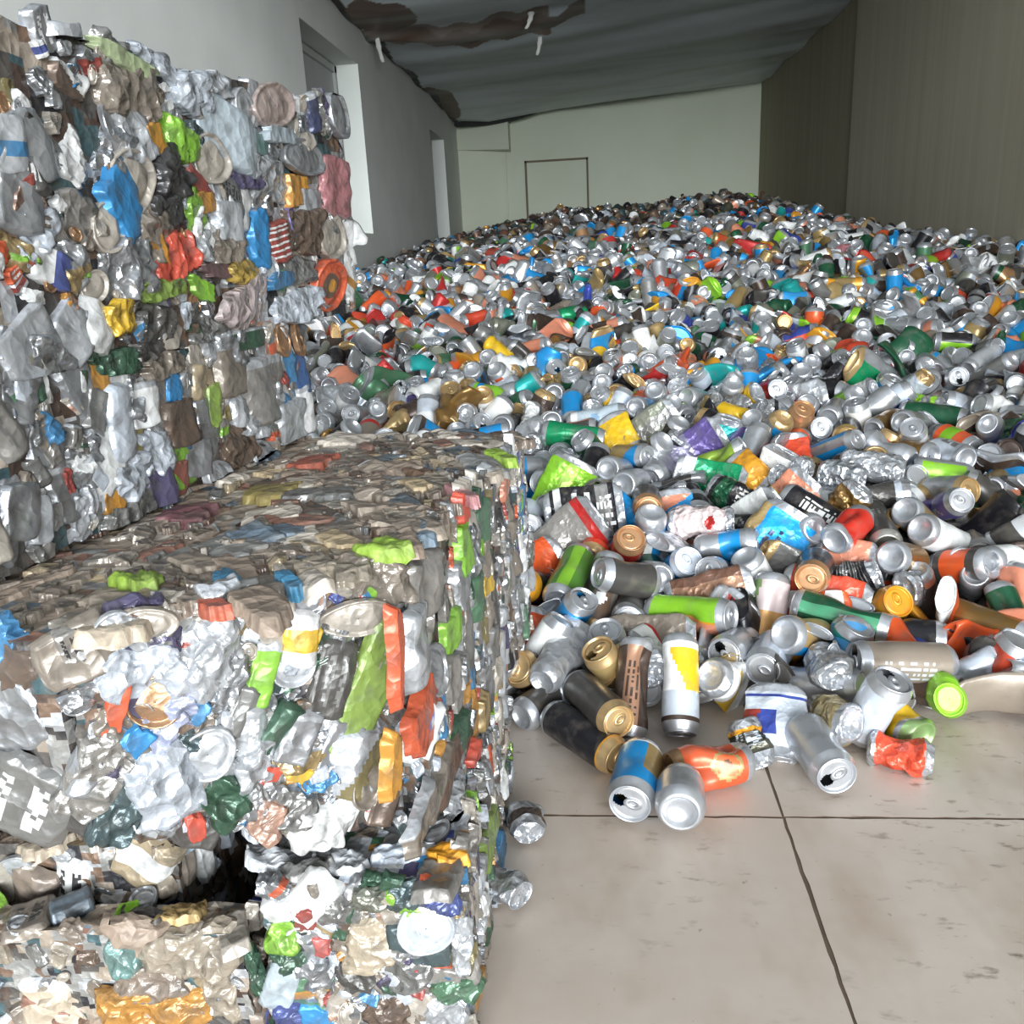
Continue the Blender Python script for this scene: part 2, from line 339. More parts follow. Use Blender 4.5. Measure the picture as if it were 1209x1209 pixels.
(274,1956,217,933,-304,-194,164,'flat','emerald|B,0,.2,white|T,.4,.7,-.1,.0,green3','none',0.0,1,'flattened emerald can with a white end'),
(360,1959,225,593,-672,-443,122,'flat','amber','none',0.0,1,'amber orange piece of flattened can'),
(422,1969,227,446,-128,886,122,'flat','white|T,.4,.6,-.2,.2,grey','none',0.0,1,'flattened white can right of the amber one'),
(258,2098,246,858,18,514,170,'flat','purple|B,0,.5,purple3','none',0.0,1,'flattened purple and grey can'),
(313,2042,245,805,-256,535,122,'dent','lime4','none',0.0,1,'dented olive lime can behind the flattened emerald can'),
(331,2189,261,272,-273,923,122,'flat','teal','none',0.0,1,'small teal piece of flattened can'),
(314,1834,206,803,-435,-408,164,'crush','black|T,.5,.8,-.15,.1,white|B,.1,.4,dgreen','none',0.0,1,'crumpled black and green can with white lettering'),
(222,1700,196,958,-279,67,164,'crush','pinkw|O,0,.7,.06,.1,red3','none',0.0,1,'crumpled pinkish white can with a red mark'),
(347,1762,187,751,-322,577,122,'flat','white','none',0.0,1,'white triangle of flattened can above the large blue one'),
(420,1848,185,697,60,715,164,'flat','salmon|B,0,.35,lime|B,.3,.6,yellow','none',0.0,1,'lime, yellow and pink flattened can'),
(685,1918,191,-5,-995,96,122,'ok','silver','base',0.0,1,'silver can with a large dished base at the right'),
(623,1919,244,871,-486,-74,164,'crush','silver','none',0.0,1,'crumpled bare silver can left of the dished base'),
(646,2192,264,-314,-949,-10,122,'ok','black|L,goldb|G,goldb','lid',0.0,1,'can with a bright gold lid facing out among dark cans'),
(478,2049,242,57,-572,-818,122,'flat','red2','none',0.0,1,'orange-red torn can above the pinkish flattened one'),
(537,1796,201,507,-266,820,122,'crush','gold2','none',0.0,1,'crumpled bronze can above the glossy red can'),
(553,1901,229,797,-603,-30,122,'crush','foils','none',0.0,1,'sparkling crumpled silver foil can'),
(645,2322,290,-444,-895,-47,122,'ok','silver','base',0.0,1,'silver dome above the bright gold lid'),
(813,2232,274,-636,-736,232,122,'ok','grey','base',0.0,1,'silver-ringed can at the right edge above the dished base'),
(800,2404,292,784,-277,556,164,'ok','white|B,.7,1,pale|S,.08,.25,dblue','none',0.0,1,'white can with a royal blue side'),
(529,2242,283,197,-641,742,122,'ok','copper|L,copper','lid',0.0,1,'copper coloured can left of a silver lid'),
(581,2245,260,26,-938,345,122,'ok','silver','lid',0.0,1,'silver lid right of the copper coloured can'),
(577,2439,295,953,-181,243,170,'flat','silver','none',0.0,1,'long crushed silver can lying across'),
(416,1179,69,252,-257,933,122,'dent','pale|S,-0.10,0.05,black','lidopen',2.4,0,'dented pale silver can, open lid facing out, above and left of the pinched yellow can'),
(27,1301,67,-373,-291,881,122,'dent','tan|L,gold|G,gold','lidopen',-2.9,0,'dented tan can, open lid facing out, to the left of the crumpled white can base'),
(166,1354,58,-474,-766,435,122,'crush','silver','lidopen',2.7,0,'crumpled silver can, open lid facing out, below and left of the crushed dull red can'),
(25,1368,69,-89,-373,924,122,'dent','silver|T,.2,.8,-.15,.1,black','lid',-1.5,0,'dented silver can, lid facing out, to the left of the crumpled white can base'),
(-50,1444,84,425,-351,834,164,'dent','blue|S,-0.10,0.05,silver','lidopen',2.4,0,'dented blue can, open lid facing out, just above the pinched silver can by the bale'),
(313,1575,123,-441,-267,857,122,'ok','white','base',-0.5,0,'white can, just below the large flattened blue can'),
(403,1616,125,-925,-108,363,164,'flat','grey|D,0.07,0.43,tan|L,gold|G,gold','base',2.4,0,'flattened grey can, below and left of the crumpled white and purple can'),
(247,1588,122,-476,-736,482,122,'dent','brown|B,0.38,0.67,black','lid',-2.6,0,'dented brown and black can, lid facing out, just below the silver can with blue square'),
(5,1593,103,-577,-672,-465,122,'dent','silver|T,.2,.8,-.15,.1,black','lidopen',2.7,0,'dented silver can, open lid facing out, to the right of the grass green can'),
(704,1601,130,493,-799,345,122,'ok','dgrey|B,0.15,0.79,orange','base',-2.9,0,'charcoal and orange can, to the right of the crushed silver can under the dome'),
(166,1677,157,-570,-731,376,122,'flat','pale|T,.2,.8,-.15,.1,grey','base',1.3,0,'flattened pale silver can, just above the blue can with pale oval lid'),
(691,1682,159,-726,-533,435,164,'dent','white','base',2.4,0,'dented white can, base facing out, above and right of the golden brown can with dome'),
(-179,1699,165,674,-736,-60,160,'ok','grey|T,.2,.8,-.15,.1,grey','base',-1.4,0,'grey can, base facing out, above and left of the flattened orange can by the bale'),
(409,1721,171,365,-888,280,164,'dent','gold2','base',2.2,0,'dented bronze can, base facing out, just below the lime yellow and pink can'),
(295,1730,173,903,-429,22,122,'dent','black|T,.2,.8,-.15,.1,grey','base',-0.1,0,'dented black can, just above the silver can with blue square'),
(661,1737,179,-607,-561,563,122,'ok','tan','base',0.1,0,'tan can, base facing out, below and right of the silver dished base can'),
(-138,1775,191,105,-994,21,122,'dent','pale|B,0.25,0.66,pale','lid',-1.0,0,'dented pale silver can, below and left of the dark can with grey lid'),
(731,1781,191,47,-887,459,160,'dent','purple|T,.2,.8,-.15,.1,grey','lid',0.7,0,'dented purple can, to the right of the silver dished base can'),
(225,1840,193,55,-986,-157,122,'dent','black|B,0.39,0.62,silver','lidopen',-2.8,0,'dented black and silver can, open lid facing out, just above the crumpled pinkish white can'),
(598,1841,196,962,-229,151,164,'pinch','pale|B,0.28,0.90,dgrey','lid',1.0,0,'pinched pale silver and charcoal can, to the right of the crumpled bronze can'),
(160,1878,205,499,-774,390,122,'flat','black|D,0.07,-0.16,teal','base',1.8,0,'flattened black can, above and right of the dull copper lid can'),
(434,1905,212,-471,-596,651,122,'crush','silver|S,-0.10,0.05,tan','lidopen',-2.2,0,'crumpled silver can, open lid facing out, below and right of the flattened white can'),
(765,1856,204,384,-891,244,122,'dent','silver|L,gold|G,gold','lid',0.8,0,'dented silver can, to the right of the silver dished base can'),
(200,1927,221,-1000,27,-9,122,'flat','silver|B,0.21,0.93,dgrey','lid',-1.6,0,'flattened silver and charcoal can, below and right of the pinched bare silver can'),
(-33,1952,221,280,-570,-773,160,'crush','black|S,-0.10,0.05,black','lid',2.4,0,'crumpled black can, above and right of the folded lime green can'),
(503,1981,226,-572,-788,227,164,'crush','tan|T,.2,.8,-.15,.1,black','lid',-0.1,0,'crumpled tan can, below and right of the orange-red torn can'),
(784,1943,218,-949,290,123,122,'ok','silver|D,-0.03,0.30,lime','base',-0.8,0,'silver can, to the right of the silver dished base can'),
(570,1969,197,-396,-821,-410,164,'dent','dgrey|T,.2,.8,-.15,.1,grey','base',2.3,0,'dented charcoal can, base facing out, just below the sparkling foil can'),
(655,2005,222,-193,-760,621,122,'ok','gold2|B,0.34,0.92,dgreen|L,gold|G,gold','base',0.5,0,'bronze and dark green can, base facing out, to the right of the sparkling foil can'),
(427,2016,230,-327,79,-942,164,'pinch','grey','base',-1.3,0,'pinched grey can, base facing out, just above the flattened white can'),
(-168,2040,234,-930,-346,121,122,'ok','silver|B,0.42,0.67,blue','base',-2.4,0,'silver and blue can, below and left of the silver base over bale corner'),
(843,2052,236,236,-971,45,122,'dent','pale|T,.2,.8,-.15,.1,grey','base',-1.6,0,'dented pale silver can, below and right of the silver-ringed can at right edge'),
(697,2039,253,675,-659,-331,122,'dent','silver','base',-0.3,0,'dented silver can, above and right of the crumpled silver can at the right'),
(103,2076,247,619,-768,163,122,'dent','tan|D,-0.07,-0.59,blue','lid',0.6,0,'dented tan can, above and right of the silver can above the pewter lid'),
(6,2032,232,-287,-749,-597,122,'ok','black','base',1.6,0,'black can, to the left of the silver can above the pewter lid'),
(150,2116,247,553,-572,605,122,'dent','dgrey|T,.2,.8,-.15,.1,white','base',-1.7,0,'dented charcoal can, base facing out, just below the long flattened olive-grey can'),
(761,2068,234,543,-831,115,122,'dent','gold2|T,.2,.8,-.15,.1,black','base',-2.8,0,'dented bronze can, just below the silver-ringed can at right edge'),
(386,2079,241,-416,-570,-709,164,'dent','silver|T,.2,.8,-.15,.1,grey','base',-2.4,0,'dented silver can, just above the amber flattened can'),
(583,2087,248,519,-720,460,160,'ok','blue|S,-0.10,0.05,silver','lid',-0.2,0,'blue can, below and left of the bright gold lid can'),
(886,2123,248,335,-935,-116,122,'dent','orange|B,0.19,0.64,lime','lid',-1.8,0,'dented orange and lime green can, above and right of the silver dished base can'),
(693,2139,240,-674,-729,-118,122,'crush','yellow|D,0.03,0.27,silver','base',2.4,0,'crumpled yellow can, just above the crumpled silver can at the right'),
(488,2139,239,-622,-764,-173,164,'dent','orange','base',-0.5,0,'dented orange can, base facing out, above and left of the orange-red torn can'),
(206,2142,251,484,-407,774,122,'crush','black|D,0.05,0.57,dgreen','base',0.4,0,'crumpled black can, base facing out, above and right of the pinched bare silver can'),
(11,2134,248,-561,-367,742,122,'ok','dgreen|S,-0.10,0.05,blue','lid',-2.0,0,'dark green can, lid facing out, below and left of the folded yellow can'),
(365,2148,247,-667,-639,-384,122,'ok','purple','base',-2.6,0,'purple can, below and right of the small teal can'),
(793,2141,253,-365,-652,664,122,'ok','white','lid',2.1,0,'white can, lid facing out, just below the silver-ringed can at right edge'),
(450,2187,258,354,-560,749,164,'pinch','grey|S,-0.10,0.05,blue|L,gold|G,gold','base',0.5,0,'pinched grey can, above and left of the orange-red torn can'),
(273,2197,252,-43,-994,100,122,'ok','brown|B,0.17,0.79,tan|L,gold|G,gold','lidopen',0.5,0,'brown and tan can, open lid facing out, just above the flattened purple can'),
(758,2258,270,-622,-783,-31,160,'dent','gold2|S,-0.10,0.05,silver','base',-1.2,0,'dented bronze can, base facing out, just below the white can with royal blue side'),
(701,2282,274,-286,-238,928,122,'ok','white|S,-0.10,0.05,black','lid',-1.9,0,'white can, above and right of the bright gold lid can'),
(338,2256,276,783,-480,-396,122,'ok','black|D,0.03,-0.50,tan|L,gold|G,gold','base',0.3,0,'black can, base facing out, just above the small teal can'),
(440,2251,270,-439,-630,641,122,'dent','grey|B,0.25,0.66,blue','base',-2.7,0,'dented grey and blue can, to the left of the copper coloured can'),
(208,2201,261,393,-378,838,122,'dent','black|S,-0.10,0.05,pale','base',-2.5,0,'dented black can, to the right of the long flattened olive-grey can'),
(198,2300,275,939,-82,-335,160,'dent','pale','lid',2.5,0,'dented pale silver can, above and right of the long flattened olive-grey can'),
(-171,2255,271,-815,-367,-449,122,'bend','silver','base',-2.3,0,'bent silver can, above and left of the silver base over bale corner'),
(510,2321,280,-757,-375,535,164,'crush','black|B,0.27,0.84,pale','lid',0.4,0,'crumpled black and pale silver can, to the left of the copper coloured can'),
(894,2303,277,821,-568,-64,164,'dent','dgreen','lid',-2.7,0,'dented dark green can, to the right of the silver-ringed can at right edge'),
(-36,2269,271,971,-139,195,122,'ok','dgrey|D,0.08,0.06,salmon','base',-2.7,0,'charcoal can, above and right of the emerald can by the bale top'),
(744,2350,282,-722,98,-685,164,'dent','silver','base',-1.9,0,'dented silver can, below and left of the white can with royal blue side'),
(109,2337,250,-227,-973,-38,122,'ok','brown|T,.2,.8,-.15,.1,black','lidopen',2.5,0,'brown can, open lid facing out, to the right of the folded yellow can'),
(326,2332,279,380,-565,-733,122,'pinch','black|L,gold|G,gold','lid',-2.0,0,'pinched black can, above and left of the small teal can'),
(394,2345,284,676,-728,-116,122,'dent','yellow','base',-1.1,0,'dented yellow can, above and right of the small teal can'),
(-218,2352,282,-191,-969,156,164,'dent','black','base',1.0,0,'dented black can, base facing out, above and left of the silver base over bale corner'),
(200,2362,287,327,-647,689,160,'dent','pale|D,-0.07,0.34,dgreen','base',-3.0,0,'dented pale silver can, base facing out, to the right of the folded yellow can'),
(698,2420,294,394,-684,614,122,'ok','pale|D,-0.03,0.16,lime','base',-1.5,0,'pale silver can, above and right of the silver dome above gold lid'),
(906,2389,290,682,-713,163,122,'crush','lime|B,0.50,0.84,silver','base',-2.1,0,'crumpled lime green and silver can, to the right of the bright gold lid can'),
(-311,2317,279,468,-732,495,122,'dent','pale','lidopen',-0.7,0,'dented pale silver can, open lid facing out, to the left of the tarnished silver can'),
(497,2378,289,-959,-256,-121,122,'dent','silver|B,0.27,0.87,silver','lid',-2.4,0,'dented silver can, to the left of the long crushed silver can'),
(593,2362,286,-325,-730,601,122,'dent','brown|S,-0.10,0.05,silver','base',-2.1,0,'dented brown can, base facing out, below and right of the long crushed silver can'),
(16,2415,295,-114,-803,584,122,'crush','black|T,.2,.8,-.15,.1,grey','base',2.3,0,'crumpled black can, base facing out, above and left of the whitish blue can'),
(70,2394,291,-432,-500,-751,160,'ok','pale','base',-0.3,0,'pale silver can, base facing out, to the right of the whitish blue can'),
(-105,2365,285,88,-970,227,122,'dent','white','base',-2.0,0,'dented white can, base facing out, above and right of the silver base over bale corner'),
(-554,2368,287,921,67,385,122,'pinch','tan|L,gold|G,gold','base',-1.6,0,'pinched tan can, to the left of the silver base over bale corner'),
(-460,2378,289,-48,-652,-757,164,'dent','pale|B,0.30,0.83,white','base',0.6,0,'dented pale silver and white can base out, to the left of the tarnished silver can'),
(244,2410,292,396,-916,-64,122,'dent','lime|B,0.42,0.70,dgrey','lidopen',-0.9,0,'dented lime green and charcoal can with open lid, just above the pinched bare silver can'),
(327,2418,296,-585,-385,-714,122,'crush','grey|D,0.07,0.15,silver','base',1.7,0,'crumpled grey can, above and left of the small teal can'),
(-160,2356,286,-11,-893,-449,160,'crush','grey|D,-0.02,0.03,white','base',-0.7,0,'crumpled grey can, base facing out, just above the silver base over bale corner'),
(-740,2413,294,-189,-963,192,122,'pinch','dgrey','base',1.9,0,'pinched charcoal can, to the left of the silver base over bale corner'),
(-608,2428,297,209,-815,541,160,'dent','pale|B,0.24,0.76,orange','base',-0.5,0,'dented pale silver and orange can base out, to the left of the tarnished silver can'),
(748,2457,301,207,-832,515,160,'flat','white|T,.2,.8,-.15,.1,grey','base',2.7,0,'flattened white can, to the left of the white can with royal blue side'),
(403,2431,294,700,-586,408,122,'crush','grey','base',0.9,0,'crumpled grey can, above and right of the small teal can'),
(-268,2419,296,-608,-502,-615,122,'ok','white|T,.2,.8,-.15,.1,black','lid',-2.8,0,'white can, above and left of the silver base over bale corner'),
(-344,2420,296,47,-930,364,122,'pinch','silver','base',-2.7,0,'pinched silver can, base facing out, above and left of the silver base over bale corner'),
(-397,2384,289,115,-993,11,122,'dent','black|L,gold|G,gold','base',2.4,0,'dented black can, to the left of the silver base over bale corner'),
(821,2468,303,235,-408,883,122,'dent','blue|S,-0.10,0.05,gold2','lid',-2.9,0,'dented blue can, lid facing out, just above the white can with royal blue side'),
(511,2473,328,131,-952,277,122,'dent','red','lid',0.8,0,'dented red can, above and left of the long crushed silver can'),
(882,2479,304,94,-840,535,160,'bend','pale|L,gold|G,gold','lid',2.5,0,'bent pale silver can, above and right of the white can with royal blue side'),
(595,2494,306,-511,-271,816,122,'dent','blue','lid',-0.4,0,'dented blue can, lid facing out, just above the long crushed silver can'),
(-45,2435,304,18,-874,-485,122,'ok','blue','base',-2.4,0,'blue can, base facing out, to the left of the whitish blue can'),
(56,2468,303,-339,-668,662,160,'pinch','yellow|T,.2,.8,-.15,.1,white','lid',1.0,0,'pinched yellow can, lid facing out, above and right of the whitish blue can'),
(-142,2446,300,427,18,904,122,'pinch','brown|T,.2,.8,-.15,.1,grey|L,gold|G,gold','base',2.5,0,'pinched brown can, just above the silver base over bale corner'),
(203,2515,310,-246,-754,610,122,'ok','salmon','base',1.3,0,'salmon pink can, base facing out, above and right of the blue can with bright base'),
(312,2486,307,-634,-701,325,122,'ok','silver|T,.2,.8,-.15,.1,white','base',-1.7,0,'silver can, above and left of the small teal can'),
(-529,2458,301,-355,-847,397,122,'ok','silver|B,0.47,0.74,black|L,gold|G,gold','lid',1.1,0,'silver and black can, to the left of the silver base over bale corner'),
(-675,2461,302,-84,-952,296,122,'ok','pale|S,-0.10,0.05,black','lid',2.4,0,'pale silver can, to the left of the silver base over bale corner'),
(20,2519,308,-323,-946,-39,122,'crush','silver|T,.2,.8,-.15,.1,white|L,gold|G,gold','base',-0.7,0,'crumpled silver can, just above the whitish blue can'),
(467,2456,301,-42,-721,691,122,'flat','yellow','base',-0.9,0,'flattened yellow can, to the left of the long crushed silver can'),
(-214,2495,308,791,-392,471,122,'dent','dgreen','base',1.2,0,'dented dark green can, above and left of the silver base over bale corner'),
(403,2497,308,71,-574,816,122,'dent','grey|D,-0.08,0.21,tan','base',-0.2,0,'dented grey can, base facing out, just above the small teal can'),
(-412,2482,305,-933,-343,-111,164,'crush','dgrey|S,-0.10,0.05,silver','lid',-1.0,0,'crumpled charcoal can, to the left of the silver base over bale corner'),
(673,2513,318,737,-675,-23,122,'dent','black|S,-0.10,0.05,grey','lid',2.9,0,'dented black can, just above the silver dome above gold lid'),
(-798,2490,306,606,-646,464,122,'dent','brown|B,0.54,0.71,gold2','lid',-1.7,0,'dented brown and bronze can, lid facing out, to the left of the tarnished silver can'),
(764,2511,313,163,-825,541,122,'bend','white|D,0.01,-0.29,tan','lid',-0.4,0,'bent white can, above and left of the white can with royal blue side'),
(956,2501,308,-499,-613,612,122,'dent','black|B,0.32,0.94,silver','lid',-2.7,0,'dented black and silver can, above and right of the silver-ringed can at right edge'),
(-307,2491,306,86,-681,728,164,'dent','white|B,0.45,0.64,white|L,gold|G,gold','base',-2.1,0,'dented white can, base facing out, above and left of the silver base over bale corner'),
(383,2561,317,633,-301,713,160,'dent','silver|B,0.32,0.80,silver','base',-0.1,0,'dented silver can, base facing out, just above the small teal can'),
(-579,2533,313,93,-828,-553,122,'crush','pale','lid',0.2,0,'crumpled pale silver can, to the left of the silver base over bale corner'),
(-135,2517,302,805,-593,-22,122,'ok','black|T,.2,.8,-.15,.1,grey','lid',-2.5,0,'black can, just above the silver base over bale corner'),
(569,2568,318,-401,-635,660,122,'dent','silver|B,0.30,0.75,dgrey','lidopen',0.9,0,'dented silver and charcoal can, open lid facing out, just above the copper coloured can'),
(135,2512,308,-449,-858,-249,164,'pinch','orange|D,0.09,0.03,lime','base',1.0,0,'pinched orange can, base facing out, above and left of the blue can with bright base'),
(91,2555,319,-258,-936,238,122,'dent','black|B,0.54,0.68,silver|L,gold|G,gold','base',-1.9,0,'dented black and silver can, base facing out, above and right of the whitish blue can'),
(-741,2526,312,546,-462,699,164,'ok','white','lid',-2.1,0,'white can, lid facing out, to the left of the silver base over bale corner'),
(-30,2561,314,-266,-814,-517,122,'ok','silver|T,.2,.8,-.15,.1,grey','lid',-2.0,0,'silver can, lid facing out, above and left of the whitish blue can'),
(265,2542,315,-188,-815,548,122,'pinch','dgreen|D,0.03,0.49,pale','lid',0.5,0,'pinched dark green can, lid facing out, above and left of the small teal can'),
(854,2555,317,-338,-927,-161,122,'flat','silver|B,0.15,0.72,silver','lid',2.2,0,'flattened silver can, just above the white can with royal blue side'),
(464,2564,318,-135,-495,-858,122,'ok','blue|B,0.52,0.71,brown','lid',1.4,0,'blue and brown can, lid facing out, to the left of the long crushed silver can'),
(-494,2554,316,759,-638,-128,122,'ok','purple|B,0.45,0.63,silver','lidopen',1.7,0,'purple and silver can, open lid facing out, to the left of the tarnished silver can'),
(703,2587,320,-694,-118,-710,164,'bend','black','base',-1.3,0,'bent black can, just above the silver dome above gold lid'),
(520,2617,325,-780,66,-622,164,'bend','grey|T,.2,.8,-.15,.1,grey','lid',-1.9,0,'bent grey can, above and left of the long crushed silver can'),
(-636,2575,320,-11,-989,-145,122,'crush','silver','base',1.3,0,'crumpled silver can, base facing out, to the left of the silver base over bale corner'),
(947,2569,319,-913,-328,-243,122,'dent','silver|S,-0.10,0.05,white','lid',-0.6,0,'dented silver can, above and right of the white can with royal blue side'),
(-880,2567,318,180,-946,-269,122,'crush','silver|D,-0.03,0.34,silver','lidopen',-2.4,0,'crumpled silver can, open lid facing out, to the left of the tarnished silver can'),
(-186,2599,324,593,-206,778,122,'dent','black|B,0.52,0.91,black','lid',-2.7,0,'dented black can, just above the silver base over bale corner'),
(-279,2566,320,910,-258,326,164,'dent','silver|B,0.26,0.93,silver','base',1.2,0,'dented silver can, base facing out, above and left of the silver base over bale corner'),
(792,2606,323,-735,-10,-678,164,'ok','white|B,0.33,0.87,grey','lid',-0.7,0,'white and grey can, above and left of the white can with royal blue side'),
(-402,2557,317,-95,-581,808,122,'ok','grey|S,-0.10,0.05,tan|L,gold|G,gold','lid',1.8,0,'grey can, lid facing out, above and left of the silver base over bale corner'),
(-448,2611,326,-671,145,-727,122,'dent','silver|T,.2,.8,-.15,.1,grey','lidopen',-2.1,0,'dented silver can, open lid facing out, above and left of the tarnished silver can'),
(356,2620,327,-500,-540,677,164,'dent','pale|B,0.40,0.67,black','lidopen',0.2,0,'dented pale silver and black can, open lid facing out, just above the small teal can'),
(-43,2655,333,-184,-485,855,122,'pinch','dgreen|S,-0.10,0.05,black','lid',-3.0,0,'pinched dark green can, lid facing out, above and left of the whitish blue can'),
(633,2617,327,-202,-621,757,122,'ok','black','base',-1.6,0,'black can, base facing out, just above the long crushed silver can'),
(-100,2607,323,-15,-988,157,122,'ok','silver|S,-0.10,0.05,brown','base',-0.8,0,'silver can, above and left of the emerald can by the bale top'),
(194,2609,325,846,-534,6,122,'crush','silver','lid',-2.0,0,'crumpled silver can, above and right of the blue can with bright base'),
(-789,2643,330,949,316,-4,122,'flat','silver','lid',-0.4,0,'flattened silver can, to the left of the silver base over bale corner'),
(1047,2597,323,-3,-957,290,122,'dent','silver|S,-0.10,0.05,dgrey','lidopen',-0.1,0,'dented silver can, open lid facing out, above and right of the bright gold lid can'),
(116,2649,332,293,-885,361,160,'flat','black|D,-0.04,0.13,blue|L,gold|G,gold','lid',-2.7,0,'flattened black can, above and left of the blue can with bright base'),
(276,2615,326,-193,-592,782,122,'pinch','blue','lid',0.4,0,'pinched blue can, lid facing out, above and right of the blue can with bright base'),
(-587,2643,330,122,-773,622,122,'crush','silver','lidopen',1.3,0,'crumpled silver can, open lid facing out, above and left of the folded lime green can'),
(-533,2644,331,116,-584,803,160,'crush','blue','lid',-2.6,0,'crumpled blue can, lid facing out, above and left of the silver base over bale corner'),
(736,2653,325,-953,-301,41,122,'pinch','dgrey','base',2.9,0,'pinched charcoal can, base facing out, just above the silver dome above gold lid'),
(878,2654,333,875,-382,-297,164,'dent','dgrey|T,.2,.8,-.15,.1,grey','lid',2.9,0,'dented charcoal can, just above the white can with royal blue side'),
(453,2656,333,-682,-730,35,122,'dent','dgrey|T,.2,.8,-.15,.1,grey','base',1.5,0,'dented charcoal can, base facing out, just above the small teal can'),
(-260,2642,331,909,105,404,122,'ok','pale|D,0.02,0.28,silver','base',0.4,0,'pale silver can, above and left of the silver base over bale corner'),
(563,2657,332,819,-97,565,164,'flat','black|B,0.17,0.60,orange','base',0.5,0,'flattened black and orange can, above and left of the long crushed silver can'),
(46,2628,329,-55,-877,477,122,'dent','dgrey|T,.2,.8,-.15,.1,black','base',2.3,0,'dented charcoal can, base facing out, just above the whitish blue can'),
(-695,2634,329,-718,-510,-474,164,'dent','pale|T,.2,.8,-.15,.1,white','lid',-1.5,0,'dented pale silver can, to the left of the silver base over bale corner'),
(-160,2643,331,651,-231,723,122,'flat','silver|B,0.53,0.80,yellow|L,gold|G,gold','lid',-1.9,0,'flattened silver and yellow can, just above the silver base over bale corner'),
(971,2670,335,345,-790,506,122,'pinch','black|B,0.15,0.82,dgrey','base',2.9,0,'pinched black and charcoal can, above and right of the white can with royal blue side'),
(-342,2671,334,-573,-782,245,122,'pinch','pale|B,0.33,0.87,dgrey|L,gold|G,gold','lid',1.1,0,'pinched pale silver and charcoal can, above and left of the silver base over bale corner'),
(-415,2673,335,-17,-139,990,122,'ok','white|T,.2,.8,-.15,.1,grey','base',-1.6,0,'white can, base facing out, above and left of the silver base over bale corner'),
(662,2690,338,6,-763,646,160,'dent','pale|B,0.24,0.77,black','base',-1.0,0,'dented pale silver and black can, base facing out, just above the long crushed silver can'),
(-871,2684,337,-6,-1000,-2,122,'crush','salmon','base',0.7,0,'crumpled salmon pink can, to the left of the silver base over bale corner'),
(198,2677,335,837,-543,68,122,'ok','grey|B,0.50,0.77,pale','base',2.5,0,'grey and pale silver can, just above the blue can with bright base'),
(-92,2706,340,870,-196,452,122,'crush','tan','base',-1.5,0,'crumpled tan can, above and left of the whitish blue can'),
(352,2710,341,-430,-620,-656,164,'pinch','dgrey|S,-0.10,0.05,silver','base',-1.7,0,'pinched charcoal can, just above the small teal can'),
(297,2699,340,-292,-954,66,122,'flat','black|D,-0.09,-0.44,teal','base',-2.7,0,'flattened black can, above and right of the blue can with bright base'),
(65,2728,343,-337,-771,540,122,'ok','black|T,.2,.8,-.15,.1,grey','base',-2.4,0,'black can, base facing out, just above the whitish blue can'),
(-17,2725,343,495,-827,-265,122,'pinch','silver|T,.2,.8,-.15,.1,black','base',-0.6,0,'pinched silver can, base facing out, just above the whitish blue can'),
(423,2729,344,-415,-801,-430,122,'dent','silver|B,0.20,0.93,pale','base',-2.6,0,'dented silver and pale silver can, base facing out, just above the small teal can'),
(-518,2707,341,997,-33,-68,122,'ok','salmon|B,0.36,0.69,blue','base',-1.6,0,'salmon pink and blue can, above and left of the silver base over bale corner'),
(731,2713,347,364,-744,560,164,'pinch','black|T,.2,.8,-.15,.1,grey','lid',0.8,0,'pinched black can, just above the silver dome above gold lid'),
(-255,2721,343,-390,-628,674,164,'ok','white|S,-0.10,0.05,orange','base',-0.2,0,'white can, base facing out, above and left of the emerald can by the bale top'),
(1035,2731,344,-77,-988,-133,122,'dent','silver','base',-2.6,0,'dented silver can, just above the silver-ringed can at right edge'),
(797,2749,347,-420,-815,-399,122,'crush','salmon|B,0.20,0.66,silver|L,gold|G,gold','lid',-1.1,0,'crumpled salmon pink and silver can, just above the silver dome above gold lid'),
(615,2742,346,-161,-894,418,122,'ok','blue|D,-0.03,0.25,silver','base',1.5,0,'blue can, just above the long crushed silver can'),
(-357,2749,347,-36,-785,618,164,'ok','blue|D,-0.06,0.58,dgrey','base',-0.7,0,'blue can, base facing out, above and left of the silver base over bale corner'),
(885,2719,342,-822,377,-426,122,'dent','silver|D,-0.09,-0.09,red','base',-1.6,0,'dented silver can, just above the white can with royal blue side'),
(-739,2729,344,617,-540,-572,164,'dent','silver|T,.2,.8,-.15,.1,black','base',2.3,0,'dented silver can, to the left of the silver base over bale corner'),
(-646,2721,343,853,-521,-36,122,'flat','gold2|B,0.30,0.84,black','lid',-1.4,0,'flattened bronze and black can, to the left of the silver base over bale corner'),
(-179,2736,346,-18,-975,-220,122,'ok','tan|S,-0.10,0.05,brown','lid',-3.0,0,'tan can, just above the silver base over bale corner'),
(219,2741,345,678,-501,538,164,'ok','white|B,0.24,0.93,orange','lid',-0.7,0,'white and orange can, above and right of the blue can with bright base'),
(495,2747,347,-130,-570,811,164,'pinch','silver|B,0.34,0.92,silver','base',2.9,0,'pinched silver can, base facing out, above and left of the long crushed silver can'),
(-428,2774,349,138,-979,147,122,'dent','silver|D,0.02,-0.27,black','lidopen',-2.0,0,'dented silver can, open lid facing out, to the left of the whitish blue can'),
(131,2767,353,-243,-957,160,160,'crush','blue|B,0.26,0.89,dgreen','base',-0.6,0,'crumpled blue and dark green can, just above the blue can with bright base'),
(-578,2770,350,-972,-140,-187,122,'dent','black|B,0.21,0.89,dgrey','base',-1.0,0,'dented black and charcoal can, above and left of the silver base over bale corner'),
(26,2776,352,768,-99,633,164,'flat','white|S,-0.10,0.05,white','lid',1.5,0,'flattened white can, just above the whitish blue can'),
(-819,2738,345,358,-928,104,122,'bend','pale|B,0.34,0.93,black','base',1.8,0,'bent pale silver and black can, to the left of the silver base over bale corner'),
